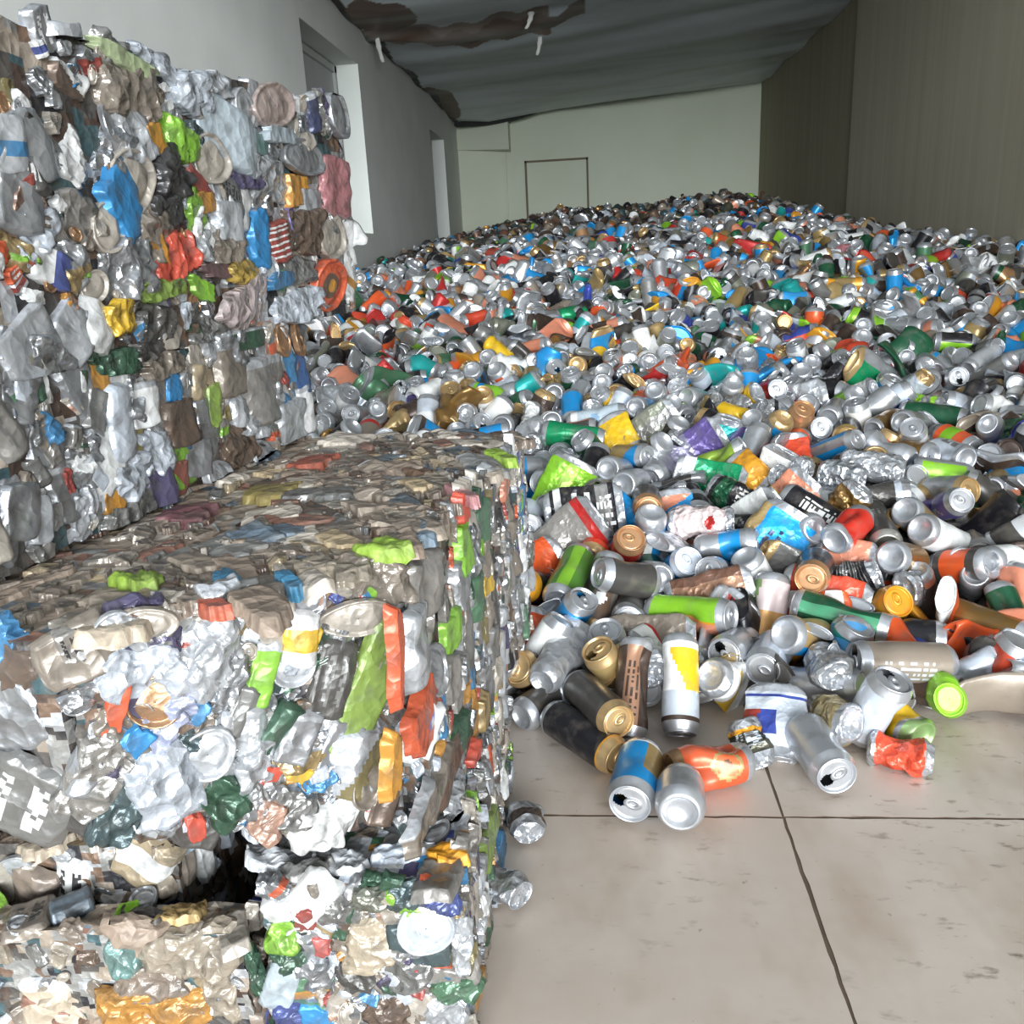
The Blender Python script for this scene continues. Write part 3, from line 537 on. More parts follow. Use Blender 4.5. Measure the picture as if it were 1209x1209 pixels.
(-90,2785,353,-209,-798,566,122,'dent','teal|D,-0.02,-0.43,salmon','lidopen',-1.4,0,'dented teal can, open lid facing out, above and left of the whitish blue can'),
(976,2778,351,-220,-880,421,122,'dent','pale|T,.2,.8,-.15,.1,grey','base',-2.9,0,'dented pale silver can, base facing out, just above the silver-ringed can at right edge'),
(-906,2782,353,693,-551,465,164,'pinch','pale','base',1.4,0,'pinched pale silver can, to the left of the silver base over bale corner'),
(356,2847,348,319,-942,-108,164,'dent','black|L,gold|G,gold','base',2.2,0,'dented black can, above and right of the blue can with bright base'),
(-680,2784,353,785,110,609,164,'flat','red','lid',-2.9,0,'flattened red can, above and left of the silver base over bale corner'),
(553,2750,348,-324,-895,-306,164,'crush','orange|B,0.18,0.82,silver','base',-2.7,0,'crumpled orange and silver can, above and left of the long crushed silver can'),
(676,2801,355,-394,-282,875,164,'dent','grey|D,-0.05,-0.26,white','lid',-0.5,0,'dented grey can, lid facing out, just above the long crushed silver can'),
(854,2798,356,413,-852,322,122,'flat','black|T,.2,.8,-.15,.1,grey','base',-0.6,0,'flattened black can, above and left of the white can with royal blue side'),
(-225,2819,359,-378,-914,145,122,'pinch','pale|B,0.29,0.90,dgreen|L,gold|G,gold','lidopen',-1.4,0,'pinched pale silver and dark green can with open lid, just above the grass green can'),
(253,2823,358,24,-843,537,122,'ok','white|D,0.01,0.08,dgreen','lid',1.6,0,'white can, lid facing out, above and right of the blue can with bright base'),
(-365,2828,361,-369,-783,501,164,'crush','silver|L,gold|G,gold','base',2.8,0,'crumpled silver can, above and left of the silver base over bale corner'),
(-733,2817,358,329,-863,384,164,'flat','black|S,-0.10,0.05,silver','base',-1.2,0,'flattened black can, to the left of the silver base over bale corner'),
(-520,2837,358,771,-611,179,122,'bend','silver','lid',0.2,0,'bent silver can, above and left of the emerald can by the bale top'),
(456,2832,359,-418,-665,-619,122,'flat','silver|S,-0.10,0.05,dgrey','base',-2.5,0,'flattened silver can, just above the small teal can'),
(-276,2846,362,-352,-908,-227,164,'dent','white|T,.2,.8,-.15,.1,white','base',-0.3,0,'dented white can, base facing out, above and left of the whitish blue can'),
(90,2833,360,-194,-310,931,122,'dent','salmon','lidopen',0.5,0,'dented salmon pink can, open lid facing out, just above the whitish blue can'),
(194,2854,365,-12,-977,-211,122,'bend','white','base',2.2,0,'bent white can, just above the blue can with bright base'),
(715,2854,365,464,-726,508,122,'dent','black','base',2.8,0,'dented black can, base facing out, just above the long crushed silver can'),
(-31,2850,363,-45,-939,341,122,'dent','dgreen|S,-0.10,0.05,tan|L,gold|G,gold','base',2.3,0,'dented dark green can, just above the whitish blue can'),
(-121,2860,366,-777,-582,-239,122,'ok','silver|B,0.46,0.82,tan','lid',0.4,0,'silver and tan can, above and left of the whitish blue can'),
(604,2842,362,324,-392,861,122,'crush','salmon|D,-0.01,0.29,gold2|L,gold|G,gold','lid',-2.5,0,'crumpled salmon pink can, lid facing out, above and left of the long crushed silver can'),
(906,2828,359,186,-974,-131,122,'dent','pale|S,-0.10,0.05,orange','base',-1.7,0,'dented pale silver can, just above the white can with royal blue side'),
(-640,2845,363,891,-294,345,164,'dent','black|B,0.29,0.77,silver','lidopen',-0.6,0,'dented black and silver can with open lid, above and left of the tarnished silver can'),
(1053,2841,363,-852,-298,430,164,'pinch','dgrey|B,0.49,0.87,tan','lid',-1.9,0,'pinched charcoal and tan can, above and right of the white can with royal blue side'),
(408,2858,376,84,-965,247,122,'dent','black|B,0.34,0.63,salmon','lidopen',0.7,0,'dented black and salmon pink can, open lid facing out, just above the small teal can'),
(527,2890,368,-97,-992,-82,164,'dent','black','base',-2.5,0,'dented black can, base facing out, above and left of the long crushed silver can'),
(-828,2846,363,276,-808,521,122,'dent','white|B,0.16,0.62,silver','base',1.1,0,'dented white and silver can, base facing out, to the left of the tarnished silver can'),
(-918,2854,364,916,-391,91,122,'crush','yellow|D,-0.05,-0.13,brown','lid',-1.8,0,'crumpled yellow can, to the left of the silver base over bale corner'),
(311,2819,366,160,-903,-400,122,'pinch','salmon|D,-0.03,0.47,black','lid',2.6,0,'pinched salmon pink can, above and right of the blue can with bright base'),
(34,2884,368,-90,-916,-391,164,'dent','yellow|D,-0.05,-0.54,black','lid',-0.2,0,'dented yellow can, lid facing out, just above the whitish blue can'),
(-534,2925,378,92,-906,413,164,'pinch','grey|S,-0.10,0.05,tan','lidopen',0.4,0,'pinched grey can, open lid facing out, above and left of the tarnished silver can'),
(-422,2891,371,-837,-542,-76,122,'ok','orange|S,-0.10,0.05,blue','base',2.5,0,'orange can, above and left of the silver base over bale corner'),
(131,2912,374,125,-989,74,122,'dent','tan|D,-0.06,-0.37,grey','lid',-2.9,0,'dented tan can, just above the blue can with bright base'),
(809,2864,365,-679,-680,-277,122,'pinch','lime|S,-0.10,0.05,dgrey','base',-1.2,0,'pinched lime green can, base facing out, just above the silver dome above gold lid'),
(-785,2897,371,351,-850,393,164,'dent','dgrey','base',1.6,0,'dented charcoal can, base facing out, to the left of the silver base over bale corner'),
(413,2946,380,649,-562,513,160,'flat','grey','base',-1.2,0,'flattened grey can, just above the small teal can'),
(-322,2913,374,-77,-851,519,164,'ok','lime|S,-0.10,0.05,black','base',-1.7,0,'lime green can, base facing out, above and left of the silver base over bale corner'),
(468,2904,370,-414,-714,-564,122,'flat','blue|D,0.04,0.58,dgrey','lid',2.5,0,'flattened blue can, above and left of the long crushed silver can'),
(255,2922,376,34,-897,441,122,'dent','white|T,.2,.8,-.15,.1,grey','lid',1.8,0,'dented white can, above and right of the blue can with bright base'),
(964,2915,374,-225,-860,458,164,'ok','pale|B,0.20,0.94,tan','lidopen',0.8,0,'pale silver and tan can, open lid facing out, just above the sparkling foil can'),
(740,2924,376,709,-626,-323,122,'pinch','white|D,-0.03,0.06,tan','lid',-1.6,0,'pinched white can, just above the long crushed silver can'),
(-185,2931,377,171,-961,218,122,'dent','grey|B,0.19,0.70,silver','lid',-1.5,0,'dented grey and silver can, lid facing out, just above the silver base over bale corner'),
(651,2923,376,-199,-940,278,122,'dent','silver|D,-0.10,-0.00,pale','base',0.9,0,'dented silver can, just above the long crushed silver can'),
(-103,2963,381,-505,-626,-594,122,'ok','pale|S,-0.10,0.05,dgrey','base',-2.4,0,'pale silver can, base facing out, above and left of the whitish blue can'),
(-593,2915,374,-175,-741,648,122,'crush','silver|B,0.52,0.86,gold2','base',-1.6,0,'crumpled silver and bronze can, base facing out, above and left of the tarnished silver can'),
(881,2952,381,25,-812,583,164,'ok','brown|T,.2,.8,-.15,.1,grey','base',2.8,0,'brown can, base facing out, above and left of the white can with royal blue side'),
(1048,2917,374,-694,-718,-52,160,'crush','brown|D,0.03,-0.31,grey','base',2.5,0,'crumpled brown can, above and right of the white can with royal blue side'),
(-690,2919,375,944,-25,-330,122,'dent','silver|T,.2,.8,-.15,.1,white','base',2.1,0,'dented silver can, above and left of the silver base over bale corner'),
(-458,2960,381,-486,-659,-574,122,'ok','black|T,.2,.8,-.15,.1,black','base',-1.1,0,'black can, base facing out, above and left of the silver base over bale corner'),
(588,2900,372,-494,-627,603,122,'flat','silver|D,-0.00,0.47,silver','base',-0.9,0,'flattened silver can, above and left of the long crushed silver can')]

def build_can(rec, k):
    x, y, z, dx, dy, dz, L, kind, des, end, roll, hero, label = rec
    R = {160: .0295, 170: .043, 90: .026, 110: .024}.get(L, .033); L /= 1000
    r = np.random.default_rng(1000 + k)
    showend = 'lid' if end == 'none' else end
    parts = can_parts(L, R, des, showend, 44 if hero else 30, 36 if hero else 20)
    fn = damage(kind, L, R, r)
    name = 'beverage_can' if kind in ('ok', 'dent') else 'crushed_can'
    e = bpy.data.objects.new(name, None); COL.objects.link(e); e.empty_display_size = .03
    e.matrix_world = frame((x / 1000, y / 1000, z / 1000), (dx, dy, dz), roll)
    tag(e, label, 'can', 'loose cans on the heap')
    sm = kind not in ('crush',)
    mt = {'crush': M_FOIL, 'flat': M_BENT, 'pinch': M_BENT, 'bend': M_BENT}.get(kind, M_CAN)
    lid = None
    for pn, (V, F, C) in parts.items():
        if pn == 'tab' and kind in ('flat',): continue
        me = mesh(pn, fn(V), F, C, mt, sm)
        if pn == 'tab':
            link('pull_tab', me, lid)
        else:
            o = link({'body': 'body', 'lid': 'can_lid', 'base': 'can_base'}[pn], me, e)
            if pn == 'lid':
                lid = o
                if opt(des, 'L', 'silver') != 'silver': o['label'] = {'gold': 'gold', 'goldb': 'bright gold', 'copper': 'copper', 'bronze': 'bronze', 'amber': 'amber', 'dsilver': 'pewter', 'pale': 'pale'}.get(opt(des, 'L', ''), 'coloured') + ' can lid'
for k, rec in enumerate(CANS): build_can(rec, k)

# ------------------------------------------------------------------ the rest of the heap: nobody could count it, one object
PROF = [(0.8, 0.033), (1.26, 0.036), (1.47, 0.09), (1.6, 0.13), (1.77, 0.19), (2.26, 0.27), (2.83, 0.36), (3.5, 0.47), (4.0, 0.6), (4.6, 0.72), (6, 0.845), (8, 0.985), (11, 1.03)]
PXY = np.array(PROF)
def heap_height(x, y):
    z = np.interp(y, PXY[:, 0], PXY[:, 1])
    t = np.clip((-.2 - x) / 1.2, 0, 1) * np.clip((y - 3.5) / 2, 0, 1)
    z = z - .20 * t
    z = z + .10 * np.exp(-((x - .95) / .45) ** 2 - ((y - 6.6) / 1.2) ** 2) + .03 * np.exp(-((x + .15) / .35) ** 2 - ((y - 7.2) / .9) ** 2)
    t2 = np.clip((x - 1.3) / .7, 0, 1) * np.clip((y - 3.5) / 2, 0, 1)
    return z - .16 * t2
Y_CLOSE = 2.900
XL, XR, YB = -1.473, 2.051, 11.0
MIX = [('silver', 18), ('silverw', 6), ('white', 12), ('pale', 9), ('grey', 8), ('dgrey', 10), ('black', 15), ('blue', 8), ('lime', 3), ('dgreen', 7), ('dblue', 2), ('tan', 4), ('gold2', 4), ('orange', 2), ('red', 3), ('amber', 4), ('teal', 2), ('brown', 9), ('salmon', 3), ('olive', 3), ('red2', 2), ('green2', 2), ('taupe', 4), ('copper', 2)]
MN = [m[0] for m in MIX]; MW = np.array([m[1] for m in MIX], float); MW /= MW.sum()

DARK_MIX = ['brown', 'dgrey', 'black', 'brown2', 'dgreen2', 'brown', 'taupe', 'dteal', 'rust2', 'dgrey']  # darker can colours, drawn more often toward the rear of the heap

def proto(nseg, nring, kind, seed):
    r = np.random.default_rng(seed)
    L, R = [(.122, .033), (.122, .033), (.164, .033), (.15, .0295)][r.integers(4)]
    lead = ['base', 'lid'][r.integers(2)]
    pt = can_parts(L, R, 'silver', lead, nseg, nring)
    fn = damage(kind, L, R, r)
    Vs, Fs, Us, Ms = [], [], [], []; o = 0
    for pn in ('body', 'lid', 'base'):
        V, F, C = pt[pn]
        Vs.append(fn(V)); Fs.append(F + o); o += len(V)
        n = len(F); c = V[F].mean(1)
        Us.append(np.stack([np.arctan2(c[:, 1], c[:, 0]) / (2 * PI), c[:, 2] / L + .5], 1)); Ms.append(np.full(n, 0 if pn == 'body' else 1))
    return np.concatenate(Vs), np.concatenate(Fs), np.concatenate(Us), np.concatenate(Ms)
KINDS = ['ok', 'dent', 'dent', 'dent', 'pinch', 'pinch', 'flat', 'flat', 'flat', 'flat', 'crush', 'crush', 'crush', 'bend']
PROTO_NEAR = [proto(18, 9, k, 50 + i) for i, k in enumerate(KINDS)]
PROTO_FAR = [proto(12, 6, k, 90 + i) for i, k in enumerate(KINDS)]

def heap():
    r = np.random.default_rng(77)
    near = np.array([(c[0] / 1000, c[1] / 1000, c[2] / 1000) for c in CANS])
    items = []          # (pos, colour, near?)
    def scatter(step, dz, skip_close, y0, y1):
        y = y0
        while y < y1:
            x = XL + .03
            while x < XR - .03:
                px = x + r.uniform(-.4, .4) * step; py = y + r.uniform(-.4, .4) * step
                x += step
                if not (XL + .05 < px < XR - .05): continue
                if px < -.03 and py < 1.30: continue
                if px < -.36 and py < 1.54: continue
                if py < 1.27 + .06 * math.sin(px * 9): continue
                if skip_close and py < Y_CLOSE + .03 and -.42 * py < px < .43 * py + .05:
                    if np.min(np.linalg.norm(near[:, :2] - (px, py), axis=1)) < .10: continue
                pz = max(float(heap_height(px, py)) + dz + r.uniform(-.022, .022), .034)
                col = MN[r.choice(len(MN), p=MW)]
                if r.random() < .88 * np.clip((py - 5.0) / 1.2, 0, 1): col = DARK_MIX[r.integers(len(DARK_MIX))]
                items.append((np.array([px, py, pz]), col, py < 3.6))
            y += step
    scatter(.066, 0., True, 1.2, 9.5)
    scatter(.072, -.055, False, 1.30, 9.5)
    n_plain = len(items)
    for (x, y, z, col) in ACCENTS:
        p = np.array([x, y, z]) / 1000
        items.append((p + np.array([0, 0, .012]), col, p[1] < 3.6))
    AV, AF, AC = [], [], []; off = 0
    for i, (p, col, nr) in enumerate(items):
        kk = r.integers(len(KINDS)) if i < n_plain else 6 + r.integers(7)
        V, F, U, Mk = (PROTO_NEAR if nr else PROTO_FAR)[kk]
        d = r.normal(size=3); d[2] *= .6
        if r.random() < .36:
            v = np.array([0, 0, CAM_H + .2]) - p; v /= np.linalg.norm(v); d = v + r.normal(0, .5, 3)
        d /= np.linalg.norm(d)
        t = np.cross(d, r.normal(size=3)); t /= np.linalg.norm(t); b = np.cross(d, t)
        if i >= n_plain: V = V * 1.2
        W = V[:, :1] * t + V[:, 1:2] * b + V[:, 2:] * d + p
        lo = W[:, 2].min()
        if lo < .003: W[:, 2] += .003 - lo
        W[:, 0] = np.clip(W[:, 0], XL + .012, XR - .042)
        C = np.tile(PC[col], (len(F), 1)); k = r.random(); c2 = PC[MN[r.choice(len(MN), p=MW)]]
        if k < .25: C[(U[:, 1] > .2) & (U[:, 1] < r.uniform(.4, .8))] = c2
        elif k < .45: C[(U[:, 0] > r.uniform(-.5, 0)) & (U[:, 0] < r.uniform(0, .5))] = c2
        if not (col in DARK_MIX and p[1] > 5 and r.random() < .8) and not (6 <= kk <= 12 and r.random() < .55): C[Mk == 1] = PC['silver'] if r.random() < .9 else PC['gold']
        AV.append(W); AF.append(F + off); AC.append(C); off += len(V)
    # the core of the heap below the outer layers
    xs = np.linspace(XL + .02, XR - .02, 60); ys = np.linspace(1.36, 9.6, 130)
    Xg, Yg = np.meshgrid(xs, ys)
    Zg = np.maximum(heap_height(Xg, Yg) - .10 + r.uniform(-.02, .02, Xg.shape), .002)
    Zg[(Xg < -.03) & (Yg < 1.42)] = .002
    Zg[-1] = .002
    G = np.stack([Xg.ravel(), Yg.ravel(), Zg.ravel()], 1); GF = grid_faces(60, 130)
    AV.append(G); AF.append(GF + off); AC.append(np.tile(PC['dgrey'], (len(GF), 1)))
    me = mesh('aluminium_can_heap', np.concatenate(AV), np.concatenate(AF), np.concatenate(AC), M_CAN, True)
    o = link('aluminium_can_heap', me)
    tag(o, 'big heap of loose empty drink cans sloping up to the back wall', 'cans', None, 'stuff')
ACCENTS = [(779,4284,669,'red'),(1378,4217,647,'blue'),(1137,3847,570,'amber'),(1046,3671,524,'amber'),(825,3600,505,'teal'),(873,3370,458,'blue'),(320,3140,420,'blue'),(721,3034,403,'red2'),(834,2837,371,'red2'),(822,2579,329,'emerald'),(286,2722,352,'orange'),(289,3645,517,'blue'),(437,3720,537,'amber'),(214,3478,476,'yellow'),(22,3969,601,'blue'),(48,4467,703,'green2'),(-168,4442,698,'orange'),(-248,4189,644,'lime'),(-296,3768,547,'red'),(-359,3691,527,'lime'),(150,3321,450,'white'),(171,3738,541,'tan'),(57,2988,395,'blue'),(-133,2812,367,'blue'),(-130,3166,425,'salmon'),(-773,3784,539,'yellow'),(-822,3692,519,'silver'),(-897,3735,527,'orange'),(-652,4112,609,'lime'),(-695,4133,610,'yellow'),(-503,3956,586,'yellow'),(-472,3302,447,'salmon'),(-383,2818,367,'amber'),(-378,2892,379,'amber'),(-611,3414,465,'blue'),(-590,3125,418,'lime'),(-969,3299,446,'red2'),(-985,3550,489,'blue'),(-1036,3635,505,'teal'),(-771,2688,347,'salmon'),(-669,2635,338,'green2'),(-636,2673,344,'green2'),(-542,2837,371,'teal'),(-492,2590,331,'copper'),(-945,2988,395,'olive'),(-360,2412,303,'gold2'),(-392,2379,298,'gold2'),(-497,2425,305,'brown'),(-297,2514,320,'lime'),(-188,2579,330,'teal'),(-719,2861,374,'silver'),(-602,2509,319,'silver'),(-301,3000,397,'yellow'),(-256,2802,365,'white'),(208,2663,343,'red'),(30,3792,555,'tan'),(351,2679,345,'tan'),(508,2764,359,'blue'),(548,2653,341,'blue'),(353,2597,332,'teal'),(803,3624,511,'teal'),(1075,3282,444,'blue'),(1185,4192,649,'pink'),(1436,4594,713,'silver'),(2089,7945,831,'foils'),(2107,7503,800,'foils'),(1492,12500,1231,'blue2'),(1179,5291,815,'amber'),(1006,3646,517,'amber'),(1287,3657,520,'blue'),(972,3181,427,'lime'),(468,2842,371,'copper'),(61,6234,879,'silver'),(-8,6036,863,'silver'),(158,5299,793,'silver'),(-155,3439,469,'silver'),(-241,3493,478,'silver'),(127,3148,422,'silver'),(-56,3486,477,'emerald'),(-118,3306,447,'green2'),(476,3672,524,'lime'),(-6,3634,514,'dblue'),(995,2814,367,'dgreen'),(916,2648,341,'dgreen')]
heap()

# ------------------------------------------------------------------ bales of pressed cans
CORNERS = {'B1':[[-0.385, 0.531, 0.341], [-0.16, 0.709, 0.202], [-0.09, 1.191, 0.202], [-0.3, 1.222, 0.202], [-0.385, 0.531, 0.5], [-0.16, 0.709, 0.5], [-0.09, 1.191, 0.5], [-0.3, 1.222, 0.5]],
'B1L':[[-0.926, 0.631, 0.331], [-0.391, 0.532, 0.331], [-0.306, 1.223, 0.202], [-0.845, 1.302, 0.202], [-0.926, 0.631, 0.497], [-0.391, 0.532, 0.497], [-0.306, 1.223, 0.497], [-0.845, 1.302, 0.497]],
'B0':[[-0.32, 0.638, 0.0], [-0.128, 0.638, 0.0], [-0.128, 1.13, 0.0], [-0.29, 1.13, 0.0], [-0.32, 0.638, 0.2], [-0.128, 0.638, 0.2], [-0.128, 1.13, 0.2], [-0.29, 1.13, 0.2]],
'B0L':[[-0.923, 0.695, 0.0], [-0.423, 0.695, 0.0], [-0.393, 1.1, 0.0], [-0.873, 1.1, 0.0], [-0.923, 0.695, 0.196], [-0.423, 0.695, 0.196], [-0.393, 1.1, 0.196], [-0.873, 1.1, 0.196]],
'B00':[[-0.753, 0.632, 0.0], [-0.333, 0.632, 0.0], [-0.333, 0.673, 0.0], [-0.753, 0.673, 0.0], [-0.753, 0.632, 0.15], [-0.333, 0.632, 0.15], [-0.333, 0.673, 0.15], [-0.753, 0.673, 0.15]],
'B2':[[-1.01, 0.604, 0.501], [-0.515, 0.535, 0.501], [-0.415, 1.254, 0.501], [-0.911, 1.323, 0.501], [-1.01, 0.604, 0.66], [-0.515, 0.535, 0.66], [-0.415, 1.254, 0.66], [-0.911, 1.323, 0.66]],
'B3':[[-1.006, 0.603, 0.662], [-0.511, 0.535, 0.662], [-0.382, 1.465, 0.662], [-0.881, 1.534, 0.662], [-1.006, 0.603, 0.954], [-0.511, 0.535, 0.954], [-0.382, 1.465, 0.977], [-0.881, 1.534, 0.977]]}
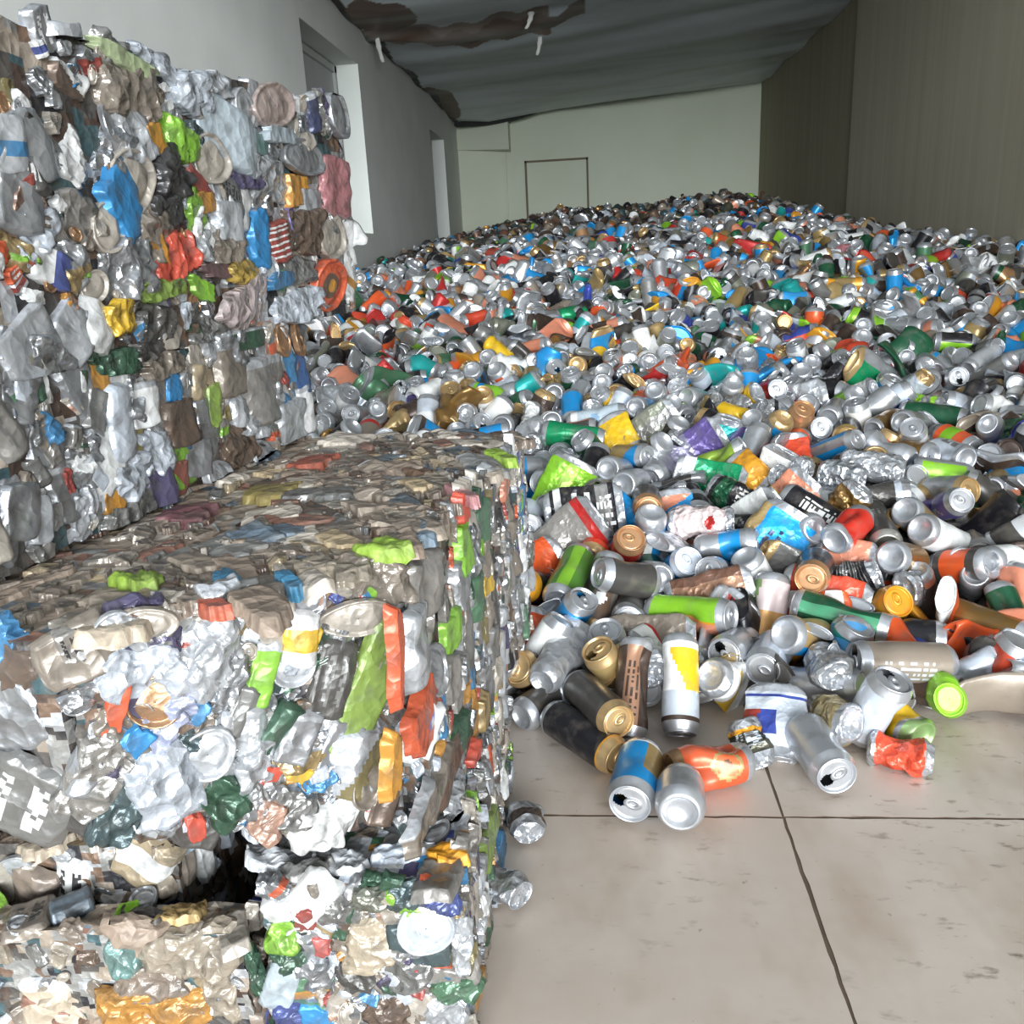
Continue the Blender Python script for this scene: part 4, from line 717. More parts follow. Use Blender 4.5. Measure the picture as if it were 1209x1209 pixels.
# bale, face, x, y, z (mm), width, height (mm), turn, shape, print
PIECES = [('B1','front',-336,571,493,45,30,-14,'lid','dustw'),
('B1','front',-308,593,456,69,79,-35,'crump','silverw'),
('B1','front',-347,562,460,54,45,-10,'crump','palew'),
('B1','front',-361,551,435,16,44,-8,'shard','orange'),
('B1','front',-353,557,405,21,23,30,'shard','blue'),
('B1','front',-339,568,408,33,40,20,'crump','palep'),
('B1','front',-315,587,374,45,46,0,'lid','silverw'),
('B1','front',-318,585,415,22,20,20,'shard','blue2'),
('B1','front',-344,564,362,63,82,-30,'crump','pale'),
('B1','front',-309,591,325,45,42,30,'crump','dgreen'),
('B1','front',-329,576,311,15,26,-20,'shard','red2'),
('B1','front',-273,621,426,23,63,-5,'flat','lime'),
('B1','front',-258,632,461,33,58,-18,'flat','dustw'),
('B1','front',-246,641,449,33,50,-12,'flat','white|B,.3,.7,yellow'),
('B1','front',-227,657,401,41,76,-4,'flat','dgrey|T,.2,.8,-.12,.12,grey'),
('B1','front',-201,677,381,40,146,4,'shard','lime5|T,.66,.9,-.06,.06,dustw'),
('B1','front',-205,674,452,69,34,-16,'lid','dustw'),
('B1','front',-211,669,292,32,52,0,'lid','taupe'),
('B1','front',-249,639,264,55,51,-15,'crump','white'),
('B1','front',-267,625,372,27,52,12,'flat','dgreen'),
('B1','front',-259,631,325,19,16,20,'shard','yellow'),
('B1','front',-278,616,333,17,21,0,'shard','red2'),
('B1','front',-276,618,499,27,17,-30,'flat','grey'),
('B1','front',-256,633,360,31,52,5,'flat','silver'),
('B1','front',-287,609,345,34,47,-20,'crump','silverw'),
('B1','front',-266,626,292,40,41,10,'crump','grey'),
('B1','front',-284,611,291,39,33,20,'crump','salmon2'),
('B1','front',-289,607,399,24,45,5,'flat','grey'),
('B1','front',-370,543,347,31,58,10,'crump','dteal'),
('B1','front',-342,566,491,30,27,0,'crump','silverw'),
('B1','front',-228,656,336,36,50,6,'flat','silver'),
('B1','front',-226,657,274,26,52,10,'flat','white'),
('B1','front',-198,679,262,27,53,0,'flat','brown2'),
('B1','front',-240,646,440,15,30,0,'shard','yellow'),
('B1','front',-327,577,453,29,28,20,'crump','palew'),
('B1','front',-324,580,416,26,29,-30,'crump','palep'),
('B1','front',-295,603,432,27,51,0,'crump','silver'),
('B1','right',-173,622,337,18,58,2,'shard','amber'),
('B1','right',-169,650,426,16,87,4,'shard','orange'),
('B1','right',-161,706,336,86,61,-12,'shard','orange|O,.0,.4,.07,.12,purple4|O,.0,.36,.03,.08,white'),
('B1','right',-162,697,413,56,80,4,'flat','silverw'),
('B1','right',-156,736,456,69,63,0,'flat','grey3'),
('B1','right',-150,780,415,36,36,0,'lid','grey3'),
('B1','right',-139,857,448,38,58,4,'shard','lime'),
('B1','right',-139,855,317,30,59,8,'shard','blue2'),
('B1','right',-133,894,377,47,58,0,'flat','green2'),
('B1','right',-156,741,366,41,53,0,'lid','silver'),
('B1','right',-153,759,246,84,41,-18,'shard','rust3'),
('B1','right',-147,798,257,61,42,-8,'shard','dgreen'),
('B1','right',-158,724,251,88,29,-14,'shard','taupe'),
('B1','right',-167,667,256,83,27,-14,'flat','taupe'),
('B1','right',-151,771,197,76,46,-10,'crump','silverw'),
('B1','right',-128,929,451,44,58,6,'shard','green2'),
('B1','right',-130,919,484,31,28,0,'shard','dgreen'),
('B1','right',-138,864,491,21,30,0,'shard','red2'),
('B1','right',-127,938,374,34,26,0,'shard','yellow'),
('B1','right',-141,839,204,40,29,-10,'shard','red2'),
('B1','right',-134,890,234,26,40,0,'shard','tan'),
('B1','right',-147,797,380,42,44,6,'shard','lime3'),
('B1','right',-125,951,291,32,52,0,'flat','grey'),
('B1','right',-110,1055,460,30,32,0,'shard','salmon'),
('B1','right',-142,836,416,34,54,0,'flat','silver'),
('B1','right',-149,786,333,39,53,0,'flat','grey3'),
('B1','top',-294,630,500,19,50,0,'shard','blue5'),
('B1','top',-242,628,500,14,40,0,'shard','blue5'),
('B1','top',-289,588,500,18,41,0,'shard','rust'),
('B1','top',-375,637,500,34,59,-15,'crump','lime5'),
('B1','top',-181,704,500,40,49,-20,'crump','lime5'),
('B1','top',-283,768,500,38,47,0,'shard','bluegrey'),
('B1','top',-316,745,500,38,56,-10,'shard','bluegrey'),
('B1','top',-233,735,500,27,60,0,'shard','tandust'),
('B1','top',-138,881,500,13,75,0,'shard','pinkd'),
('B1','top',-110,1042,500,23,53,0,'shard','lime5'),
('B1','top',-340,679,500,35,59,-10,'shard','taupe'),
('B1','top',-248,580,500,36,71,-10,'shard','browndust'),
('B1','top',-196,920,500,28,52,0,'shard','tandust'),
('B1','top',-224,630,500,27,43,0,'flat','dustw'),
('B1','top',-232,1001,500,35,62,-10,'shard','browndust'),
('B1','top',-235,842,500,34,52,0,'shard','taupe'),
('B1L','top',-423,837,497,58,61,-10,'shard','maroon'),
('B1L','top',-360,912,497,61,66,0,'shard','olive2'),
('B1L','top',-355,1058,497,59,61,0,'shard','rust4'),
('B1L','top',-335,750,497,42,46,0,'shard','browndust'),
('B1L','top',-348,1198,497,66,66,0,'shard','dustw'),
('B0','front',-159,638,162,52,52,-8,'lid','palew'),
('B0','front',-142,638,187,30,28,0,'crump','dblue2'),
('B0','front',-183,638,93,38,36,-10,'crump','red5'),
('B0','front',-136,638,87,50,30,-8,'crump','green2'),
('B0','front',-211,638,138,58,59,0,'crump','dustw2'),
('B0','front',-298,638,142,36,36,10,'crump','lime3'),
('B0','front',-307,638,87,35,62,25,'flat','pale2'),
('B0','front',-273,638,166,19,25,0,'shard','red6'),
('B0','front',-242,638,56,23,29,0,'lid','dustw'),
('B0','front',-154,638,62,49,41,0,'crump','silverw'),
('B0','front',-331,638,97,17,72,0,'crump','dgreen'),
('B0','front',-260,638,137,16,20,0,'shard','red5'),
('B0','front',-241,638,173,40,29,0,'crump','grey'),
('B0','front',-273,638,98,37,41,0,'crump','silver'),
('B0','front',-204,638,60,50,42,0,'crump','brown2'),
('B0','front',-301,638,51,34,32,0,'crump','dblue2'),
('B0','front',-129,638,142,24,58,0,'crump','silverw'),
('B0','front',-233,638,100,41,30,0,'crump','dgrey'),
('B0','front',-176,638,189,39,28,0,'crump','dteal'),
('B0','front',-298,638,172,33,25,-10,'shard','white'),
('B0','front',-208,638,188,40,25,0,'crump','olive'),
('B0','front',-276,638,47,34,32,0,'shard','blue'),
('B0','front',-297,638,118,42,30,0,'crump','dgreen'),
('B0','top',-143,682,200,36,31,-20,'crump','amber'),
('B0','top',-247,670,200,57,28,0,'crump','silverw'),
('B0','top',-315,673,200,58,26,0,'crump','silverw'),
('B0','top',-192,681,200,49,24,-10,'crump','pale'),
('B0','top',-276,656,200,49,21,0,'crump','grey'),
('B0','right',-128,682,37,53,24,0,'shard','amber'),
('B0','right',-128,906,7,99,60,0,'shard','blue2'),
('B0','right',-128,852,93,101,47,0,'shard','lime5'),
('B00','top',-405,656,150,56,26,-4,'crump','tan'),
('B00','top',-461,657,150,21,16,-20,'shard','lime'),
('B00','top',-443,648,150,51,28,0,'crump','dgrey'),
('B00','front',-426,632,58,122,60,-6,'crump','amber2'),
('B00','front',-387,632,126,101,51,-8,'crump','beige'),
('B00','front',-456,632,124,34,45,0,'crump','tealgrey'),
('B00','front',-434,632,89,86,32,-8,'crump','browndust'),
('B00','front',-365,632,81,34,84,0,'crump','beige'),
('B00','front',-449,632,76,52,21,-10,'shard','orange'),
('B3','right',-447,993,884,79,48,15,'crump','lime'),
('B3','right',-453,954,880,37,30,-10,'shard','amber'),
('B3','right',-460,903,834,73,63,-12,'lid','dustw'),
('B3','right',-462,884,815,62,66,-38,'shard','blue'),
('B3','right',-431,1110,899,127,76,20,'flat','pale2'),
('B3','right',-414,1236,949,120,56,-15,'lid','pinkd2'),
('B3','right',-425,1156,936,62,44,10,'lid','silverw'),
('B3','right',-440,1044,937,90,44,0,'crump','palew'),
('B3','right',-457,927,918,95,61,0,'crump','taupe'),
('B3','right',-438,1058,868,71,57,-20,'lid','dustw'),
('B3','right',-427,1137,849,61,25,0,'crump','purple5'),
('B3','right',-450,973,846,80,55,-25,'crump','black'),
('B3','right',-452,957,805,60,40,0,'crump','black'),
('B3','right',-389,1414,855,99,97,4,'flat','pink'),
('B3','right',-403,1317,891,132,53,0,'lid','silver'),
('B3','right',-402,1320,822,81,57,0,'flat','silverw'),
('B3','right',-425,1154,779,45,70,8,'shard','blue'),
('B3','right',-418,1202,774,59,57,-10,'flat','red6|R,.1,.9,white'),
('B3','right',-452,957,759,80,52,-12,'crump','red2'),
('B3','right',-456,931,763,21,45,-20,'shard','amber'),
('B3','right',-432,1106,738,85,34,0,'crump','yellow2'),
('B3','right',-456,927,727,76,24,0,'crump','lime5'),
('B3','right',-398,1350,709,100,80,-6,'lid','orange'),
('B3','right',-419,1199,725,74,25,0,'shard','blue2'),
('B3','right',-433,1100,700,157,54,-15,'crump','pinkw'),
('B3','right',-467,852,703,52,39,0,'crump','yellow'),
('B3','right',-460,905,691,59,41,0,'crump','dgrey'),
('B3','right',-394,1375,781,89,73,0,'lid','dustw'),
('B3','right',-435,1082,799,60,51,0,'flat','silverw'),
('B3','right',-395,1369,958,55,54,-15,'flat','navy'),
('B3','right',-456,927,950,86,18,14,'shard','limep'),
('B3','right',-446,1005,950,117,24,14,'crump','palew'),
('B3','right',-442,1033,837,72,17,30,'shard','red6'),
('B3','right',-411,1255,802,42,38,0,'lid','purple2'),
('B3','right',-419,1200,854,120,67,0,'crump','silverw'),
('B3','right',-432,1100,954,72,30,0,'crump','silverw'),
('B3','right',-384,1447,965,68,78,0,'lid','silver'),
('B3','right',-446,1005,724,42,22,20,'shard','lime'),
('B3','right',-411,1253,735,107,36,0,'crump','grey'),
('B3','right',-413,1240,688,160,48,0,'crump','palew'),
('B3','right',-457,927,880,73,52,0,'crump','silverw'),
('B3','right',-406,1291,856,39,17,0,'shard','amber'),
('B3','right',-409,1269,844,38,47,0,'shard','amber2'),
('B3','right',-442,1035,819,44,25,0,'shard','amber2'),
('B3','right',-412,1250,914,103,23,0,'shard','pale2'),
('B3','right',-421,1187,897,61,26,0,'shard','tealgrey'),
('B3','right',-464,876,748,81,60,0,'crump','silver'),
('B3','right',-446,1005,772,52,48,0,'crump','silverw'),
('B3','right',-439,1051,742,77,18,0,'shard','maroon'),
('B3','right',-436,1078,771,80,41,0,'crump','taupe'),
('B3','right',-408,1280,787,111,73,0,'crump','brown2'),
('B2','right',-461,923,623,28,39,14,'shard','blue'),
('B2','right',-475,824,601,44,82,4,'flat','palew'),
('B2','right',-469,866,613,48,50,0,'flat','white'),
('B2','right',-453,983,617,53,46,10,'flat','tandust'),
('B2','right',-434,1121,586,114,97,0,'flat','grey3'),
('B2','right',-451,996,589,26,51,14,'shard','lime5'),
('B2','right',-425,1185,644,44,47,0,'lid','copper'),
('B2','right',-418,1235,639,43,49,0,'lid','copper'),
('B2','right',-419,1228,593,32,61,0,'shard','dblue3'),
('B2','right',-468,870,524,47,59,6,'flat','purple5'),
('B2','right',-464,903,517,29,57,6,'shard','rust4'),
('B2','right',-453,982,504,59,41,0,'lid','silverw'),
('B2','right',-437,1095,494,77,57,10,'lid','silverw'),
('B2','right',-475,825,548,67,44,0,'crump','palew'),
('B2','right',-479,794,528,28,25,0,'shard','amber'),
('B2','right',-446,1035,531,80,64,10,'crump','brown2'),
('B2','right',-458,946,536,51,49,10,'flat','silver'),
('B2','right',-464,902,668,88,27,0,'crump','dgrey'),
('B2','right',-463,912,649,91,28,0,'crump','taupe'),
('B2','right',-442,1058,655,60,63,0,'crump','silver'),
('B2','right',-424,1191,526,88,73,0,'flat','silverw'),
('B2','right',-475,820,504,68,44,0,'crump','grey'),
('B2','right',-444,1044,620,79,63,0,'flat','taupe'),
('B2','right',-461,924,581,64,57,0,'flat','brown2'),
('B2','right',-472,848,578,19,44,10,'shard','olive2'),
('B2','right',-438,1087,547,87,44,20,'crump','silverw'),
('B2','right',-468,871,559,49,55,0,'crump','palew'),
('B2','right',-426,1180,434,16,7,0,'shard','blue'),
('B2','right',-437,1095,656,85,28,0,'flat','dgreen'),
('B2','right',-473,838,659,64,25,-10,'crump','dgreen')]
FACE = {'front': (0, 1, 5, 4), 'right': (1, 2, 6, 5), 'top': (4, 5, 6, 7), 'back': (2, 3, 7, 6), 'left': (3, 0, 4, 7), 'under': (3, 2, 1, 0)}

def bilin(c, s, t):
    s = s[:, None]; t = t[:, None]
    return c[0] * (1 - s) * (1 - t) + c[1] * s * (1 - t) + c[2] * s * t + c[3] * (1 - s) * t

def piece(kind, w, h, des, r):
    """one pressed scrap lying in the x-y plane, z outwards"""
    if kind == 'lid':
        nseg = 26
        prof = [(1.0, -.35), (1.0, -.05), (.99, .05), (.95, .09), (.89, .06), (.82, -.10), (.75, -.11), (.67, -.01), (.48, .04 + r.uniform(-.08, .10)), (.25, .05), (.02, .04)]
        th = np.linspace(0, 2 * PI, nseg, endpoint=False); R = min(w, h) / 2
        wob = 1 + .05 * np.sin(2 * th + r.uniform(0, 6)) + .035 * np.sin(3 * th + r.uniform(0, 6))
        V = np.array([[rr * wob[i] * math.cos(t) * w / 2, rr * wob[i] * math.sin(t) * h / 2, z * R * 1.0] for rr, z in prof for i, t in enumerate(th)])
        V[:, 2] += folds(V, r, 3, 30, .0014) * (np.repeat([p[0] for p in prof], nseg) > .1)
        V[:, 2] += V[:, 0] * r.uniform(-.25, .25) + V[:, 1] * r.uniform(-.25, .25)
        F = grid_faces(nseg, len(prof), True); c = V[F].mean(1)
        rad = np.repeat((np.array([p[0] for p in prof[1:]]) + np.array([p[0] for p in prof[:-1]])) / 2, nseg)
        C = np.tile(PC[des.split('|')[0]], (len(F), 1))
        if des.split('|')[0] == 'orange': C[(rad < .55) & (rad > .3)] = PC['rust3']; C[rad < .3] = PC['amber']
        return V, F, C, True
    nu, nv = (15, 21) if kind == 'flat' else (21, 21)
    U, Vv = np.meshgrid(np.linspace(-1, 1, nu), np.linspace(-1, 1, nv)); U = U.ravel(); Vv = Vv.ravel()
    m = np.maximum(np.abs(U), np.abs(Vv)); nrm = np.hypot(U, Vv) + 1e-9
    k = {'flat': .2, 'crump': .5, 'shard': .2}[kind]      # how round the outline is
    s = (1 - k) + k * m / nrm
    th = np.arctan2(Vv, U)
    ph = r.uniform(0, 2, 3); ka = .05 if kind == 'flat' else .16
    ir = 1 + m * (ka * tri(th / PI * 2 + ph[0]) + ka * .7 * tri(th / PI * 3 + ph[1]) + ka * .45 * tri(th / PI * 8 + ph[2]))
    X = U * s * ir * w / 2; Y = Vv * s * ir * h / 2
    sz = min(w, h)
    base = np.stack([X, Y, 0 * X], 1)
    if kind == 'flat':
        Z = .07 * sz * (1 - U ** 2) + .05 * sz * tri(U * r.uniform(.6, 1.4) + r.uniform(0, 2)) + folds(base, r, 4, 24, .0026)
    elif kind == 'crump':
        Z = .07 * sz * (1 - m ** 2) + folds(base, r, 5, 34 * .06 / max(sz, .02), .070 * min(sz, .06)) + X * r.uniform(-.2, .2) + Y * r.uniform(-.2, .2)
        X = X + folds(base, r, 3, 40, .0016); Y = Y + folds(base, r, 3, 40, .0016)
    else:
        Z = .03 * sz * (1 - m ** 2) + folds(base, r, 3, 20, .0013) + X * r.uniform(-.12, .12) + Y * r.uniform(-.08, .08)
    Z = np.where(m > .99, Z - .012, Z)
    V = np.stack([X, Y, Z], 1); F = grid_faces(nu, nv)
    fu = U[F].mean(1) * .25; fv = Vv[F].mean(1) / 2 + .5
    C = paint(fu, fv, des)
    if kind == 'flat' and r.random() < .4 and '|' not in des: C[fv > .86] = PC['silverw']
    return V, F, C, kind != 'crump'

SILV = ['silver', 'silverw', 'foils', 'palew', 'grey3', 'grey', 'silver', 'foils', 'white', 'dustw', 'taupe']
BRI = ['lime3', 'blue2', 'red6', 'dgreen', 'amber2', 'purple5', 'dgrey', 'black', 'brown2', 'tan', 'dteal', 'salmon2', 'orange', 'green2', 'olive2', 'dblue2', 'white']
DUST = ['browndust', 'taupe', 'tandust', 'dustw', 'brown2', 'taupe', 'browndust', 'browndust', 'taupe', 'beige', 'dustw', 'grey', 'browndust', 'taupe', 'bluegrey', 'rustd']
PNAME = {'flat': 'crushed_can', 'crump': 'crumpled_can', 'lid': 'can_end', 'shard': 'metal_scrap'}

def make_bale(key, label, fills):
    r = np.random.default_rng(sum(map(ord, key)) * 7)
    c = np.array(CORNERS[key], float)
    o = c[:4].mean(0)
    e = bpy.data.objects.new('can_bale', None); COL.objects.link(e); e.location = o; e.empty_display_size = .1
    tag(e, label, 'bale', 'bales of pressed cans')
    c = c - o
    # core: six crumpled faces with a patchwork of pressed sheet
    VV, FF, CC = [], [], []; off = 0
    for fn, ix in FACE.items():
        q = c[list(ix)]
        if fn == 'under': n1, n2 = 40, 40
        else: n1, n2 = 56, 44
        S, T = np.meshgrid(np.linspace(0, 1, n1), np.linspace(0, 1, n2)); S = S.ravel(); T = T.ravel()
        P = bilin(q, S, T); n = np.cross(q[1] - q[0], q[3] - q[0]); n /= np.linalg.norm(n)
        ed = np.minimum(np.minimum(S, 1 - S), np.minimum(T, 1 - T))
        cen = c.mean(0)
        rough = np.array([folds(P, np.random.default_rng(3), 5, 34, .0036)]).ravel()
        dirn = (P - cen); dirn /= np.linalg.norm(dirn, axis=1)[:, None]
        P = P + dirn * rough[:, None] - dirn * .006
        F = grid_faces(n1, n2); ctr = P[F].mean(1)
        pal = fills.get(fn, {}).get('pal', SILV) if fn == 'top' else ['grey', 'dgrey', 'black', 'taupe', 'dgrey', 'brown2', 'silver', 'dteal', 'grey', 'brown']  # dark core palette puts the shade of gaps between scraps into colour
        # elongated patches
        st = fills.get(fn, {}).get('stretch', (1, 1))
        u = (q[1] - q[0]) / np.linalg.norm(q[1] - q[0]); v = np.cross(n, u)
        K = 420
        seeds = np.stack([r.uniform(0, 1, K), r.uniform(0, 1, K)], 1); sp = bilin(q, seeds[:, 0], seeds[:, 1])
        A = np.stack([ctr @ u * st[0], ctr @ v * st[1]], 1); Bs = np.stack([sp @ u * st[0], sp @ v * st[1]], 1)
        near = ((A[:, None] - Bs[None]) ** 2).sum(2).argmin(1)
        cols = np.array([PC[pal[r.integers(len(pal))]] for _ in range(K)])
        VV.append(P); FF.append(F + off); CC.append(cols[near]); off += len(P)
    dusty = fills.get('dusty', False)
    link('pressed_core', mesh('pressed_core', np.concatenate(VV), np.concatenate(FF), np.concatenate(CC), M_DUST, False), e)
    counts = {}
    SV, SF, SCo = [], [], []; so = [0]
    def place(P0, n, eu, w, h, rot, kind, des, lift, dust, part_label=None, stuff=False):
        V, F, C, sm = piece(kind, w, h, des, r)
        a = -math.radians(rot); up = np.cross(n, eu)
        x = eu * math.cos(a) + up * math.sin(a); y = -eu * math.sin(a) + up * math.cos(a)
        W = V[:, :1] * x + V[:, 1:2] * y + (V[:, 2:] + lift) * n
        W[:, 2] = np.clip(W[:, 2], c[:, 2].min() + .001 - P0[2], c[:, 2].max() + .016 - P0[2])
        nm = PNAME[kind]
        if stuff or counts.get(nm, 0) >= 95:
            SV.append(W + P0); SF.append(F + so[0]); SCo.append(C); so[0] += len(W); return
        counts[nm] = counts.get(nm, 0) + 1
        ob = link(nm, mesh(nm, W, F, C, M_DUST if dust else (M_BALE if sm else M_BALEFOIL), sm), e, P0)
        if part_label: ob['label'] = part_label
    heroes = {}
    for (b, fn, x, y, z, w, h, rot, kind, des) in PIECES:
        if b != key: continue
        q = c[list(FACE[fn])]; eu = q[1] - q[0]; eu /= np.linalg.norm(eu); n = np.cross(eu, (q[3] + q[2]) / 2 - (q[0] + q[1]) / 2); n /= np.linalg.norm(n)
        P0 = np.array([x, y, z]) / 1000 - o
        nice = ''.join(ch for ch in des.split('|')[0] if not ch.isdigit())
        word = {'lime': 'lime green', 'dgrey': 'charcoal', 'dgreen': 'dark green', 'palew': 'pale silver', 'pale': 'pale silver', 'palep': 'pale lilac', 'silverw': 'bright silver', 'dustw': 'dusty white', 'dteal': 'dark teal', 'tealgrey': 'grey teal', 'dblue': 'dark blue', 'bluegrey': 'blue grey', 'browndust': 'dusty brown', 'tandust': 'dusty tan', 'pinkw': 'pinkish white', 'pinkd': 'dusty pink', 'limep': 'pale green'}.get(nice, nice)
        place(P0, n, eu, w / 1000, h / 1000, rot, kind, des, .004 + .004 * r.random(), fn == 'top', word + ' ' + {'flat': 'flattened can', 'crump': 'crumpled can', 'lid': 'can end', 'shard': 'torn can piece'}[kind])
        heroes.setdefault(fn, []).append((P0, max(w, h) / 1000))
    for fn, f in fills.items():
        if fn not in FACE: continue
        q = c[list(FACE[fn])]; eu = q[1] - q[0]; eu /= np.linalg.norm(eu); n = np.cross(eu, (q[3] + q[2]) / 2 - (q[0] + q[1]) / 2); n /= np.linalg.norm(n)
        W = np.linalg.norm(q[1] - q[0]); Hh = np.linalg.norm(q[3] - q[0])
        for lay, (cnt, lo, hi) in enumerate(f['n']):
            for _ in range(cnt):
                s, t = r.uniform(.015, .985, 2)
                P0 = bilin(q, np.array([s]), np.array([t]))[0]
                sz = r.uniform(lo, hi); asp = r.uniform(.55, 1.) if 'asp' not in f else r.uniform(*f['asp'])
                w, h = sz * asp, sz
                if 'asp' not in f and r.random() < .4: w, h = h, w
                mx, my = s * W, t * Hh
                mx = min(mx, W - mx); my = min(my, Hh - my)
                w = min(w, 2 * mx + .03); h = min(h, 2 * my + .03)
                kind = f['kinds'][r.integers(len(f['kinds']))]
                pal = f['pal']
                des = pal[r.integers(len(pal))]
                if kind == 'lid':
                    des = ['silver', 'silverw', 'dustw', 'silver', 'copper'][r.integers(5)]; w = h = min(w, h) * .9; w *= r.uniform(.55, 1)
                elif r.random() < .3 and not f.get('dust'):
                    des += '|' + ['B,.3,%.2f,%s' % (r.uniform(.5, .8), BRI[r.integers(len(BRI))]), 'T,.2,.8,-.15,.15,' + ['white', 'grey', 'black'][r.integers(3)], 'D,0,%.1f,%s' % (r.uniform(-.6, .6), BRI[r.integers(len(BRI))])][r.integers(3)]
                hit = any(np.linalg.norm(P0 - hp) < .42 * hs for hp, hs in heroes.get(fn, []))
                if hit and lay == 0 and r.random() < .75: continue
                rot = r.normal(0, f.get('turn', 40))
                place(P0, n, eu, w, h, rot, kind, des, (-.004 if hit else 0) + .004 * r.random(), f.get('dust', False), None, sz < .032)
    if SV:
        so_ = link('pressed_scrap', mesh('pressed_scrap', np.concatenate(SV), np.concatenate(SF), np.concatenate(SCo), M_DUST if dusty else M_BALEFOIL, False), e)
        so_['kind'] = 'stuff'
    return e

MIXK = ['crump', 'crump', 'flat', 'flat', 'lid', 'shard']
COLR = SILV * 2 + BRI
fr = dict(n=[(80, .04, .07), (260, .014, .031)], kinds=MIXK, pal=SILV * 4 + BRI)
side = dict(n=[(70, .045, .10), (220, .02, .031)], kinds=['flat', 'flat', 'shard', 'crump'], pal=SILV * 4 + ['grey3', 'taupe', 'dustw', 'silverw'] * 5 + BRI, asp=(.18, .4), turn=7, stretch=(3.2, 1))
top = dict(n=[(95, .045, .085), (420, .012, .031)], kinds=['shard', 'shard', 'shard', 'flat'], pal=DUST, dust=True, asp=(.35, .8), turn=16, stretch=(1, 2))
make_bale('B1', 'front bale of pressed cans with a long lime green strip and dusty flat top', {'front': fr, 'right': side, 'top': top})
make_bale('B1L', 'dusty bale under the tall stack, left of the seam in the flat top', {'front': dict(fr, n=[(40, .05, .08)]), 'top': top})
make_bale('B0', 'lowest bale on the floor beside the dark hole, with a pale round can end', {'front': dict(fr, n=[(70, .04, .065), (200, .016, .031)]), 'top': dict(fr, n=[(20, .04, .06), (40, .02, .031)]), 'right': dict(side, n=[(40, .04, .09), (120, .02, .031)])})
make_bale('B0L', 'shaded bale at the left side of the dark hole', {'front': dict(fr, n=[(40, .05, .08), (80, .02, .03)], pal=SILV + BRI + DUST), 'right': dict(side, n=[(20, .04, .09)]), 'top': top})
make_bale('B00', 'small beige bale in the bottom left corner with a yellow piece', {'front': dict(fr, n=[(24, .05, .08), (60, .02, .03)], pal=DUST + ['beige'] * 4, dust=True), 'top': dict(fr, n=[(16, .03, .05)], pal=DUST), 'right': dict(side, n=[(10, .03, .08)], pal=DUST)})
up = dict(fr, n=[(130, .045, .08), (300, .014, .031)])
make_bale('B3', 'topmost bale of the tall stack, with an orange can end at its corner', {'right': up, 'front': dict(fr, n=[(40, .05, .08)]), 'top': dict(fr, n=[(30, .05, .08)]), 'back': dict(fr, n=[(30, .05, .08)])})
make_bale('B2', 'bale below the topmost one, with a purple flattened can', {'right': dict(side, n=[(90, .04, .085), (120, .02, .031)], asp=(.4, .8), turn=14), 'front': dict(fr, n=[(20, .05, .08)]), 'back': dict(fr, n=[(20, .05, .08)])})

# two loose scraps at the foot of the bales
def floor_scrap(name, label, loc, kind, des, rot, L):
    r = np.random.default_rng(int(L * 1000))
    e = bpy.data.objects.new(name, None); COL.objects.link(e); tag(e, label, 'can')
    parts = can_parts(L, .024, des, 'lid', 32, 22); fn = damage(kind, L, .024, r)
    e.matrix_world = Matrix.Translation(loc) @ Matrix.Rotation(rot, 4, 'Z') @ Matrix.Rotation(PI / 2, 4, 'X') @ Matrix.Rotation(PI / 2, 4, 'Z')
    for pn in ('body', 'lid', 'base'):
        V, F, C = parts[pn]; link({'body': 'body', 'lid': 'can_lid', 'base': 'can_base'}[pn], mesh(pn, fn(V), F, C, M_FOIL, False), e)
floor_scrap('crushed_can', 'small crumpled brown and silver can lying alone on the floor joint by the bale', (-.098, .975, .020), 'crush', 'silver|B,.5,1,brown', .25, .075)
floor_scrap('crushed_can', 'grey crushed can end poking out at the foot of the lowest bale', (-.112, .845, .024), 'crush', 'grey|B,.7,1,silver', .9, .060)

# ------------------------------------------------------------------ the room
def box(V, F, x0, x1, y0, y1, z0, z1):
    b = len(V)
    V += [(x0, y0, z0), (x1, y0, z0), (x1, y1, z0), (x0, y1, z0), (x0, y0, z1), (x1, y0, z1), (x1, y1, z1), (x0, y1, z1)]
    F += [(b, b + 3, b + 2, b + 1), (b + 4, b + 5, b + 6, b + 7), (b, b + 1, b + 5, b + 4), (b + 1, b + 2, b + 6, b + 5), (b + 2, b + 3, b + 7, b + 6), (b + 3, b, b + 4, b + 7)]

def plain(name, V, F, mat, smooth=False, parent=None):
    me = bpy.data.meshes.new(name); me.from_pydata([tuple(map(float, v)) for v in V], [], [tuple(map(int, f)) for f in F]); me.update()
    me.materials.append(mat)
    if smooth: me.polygons.foreach_set('use_smooth', np.ones(len(me.polygons), bool))
    return link(name, me, parent)

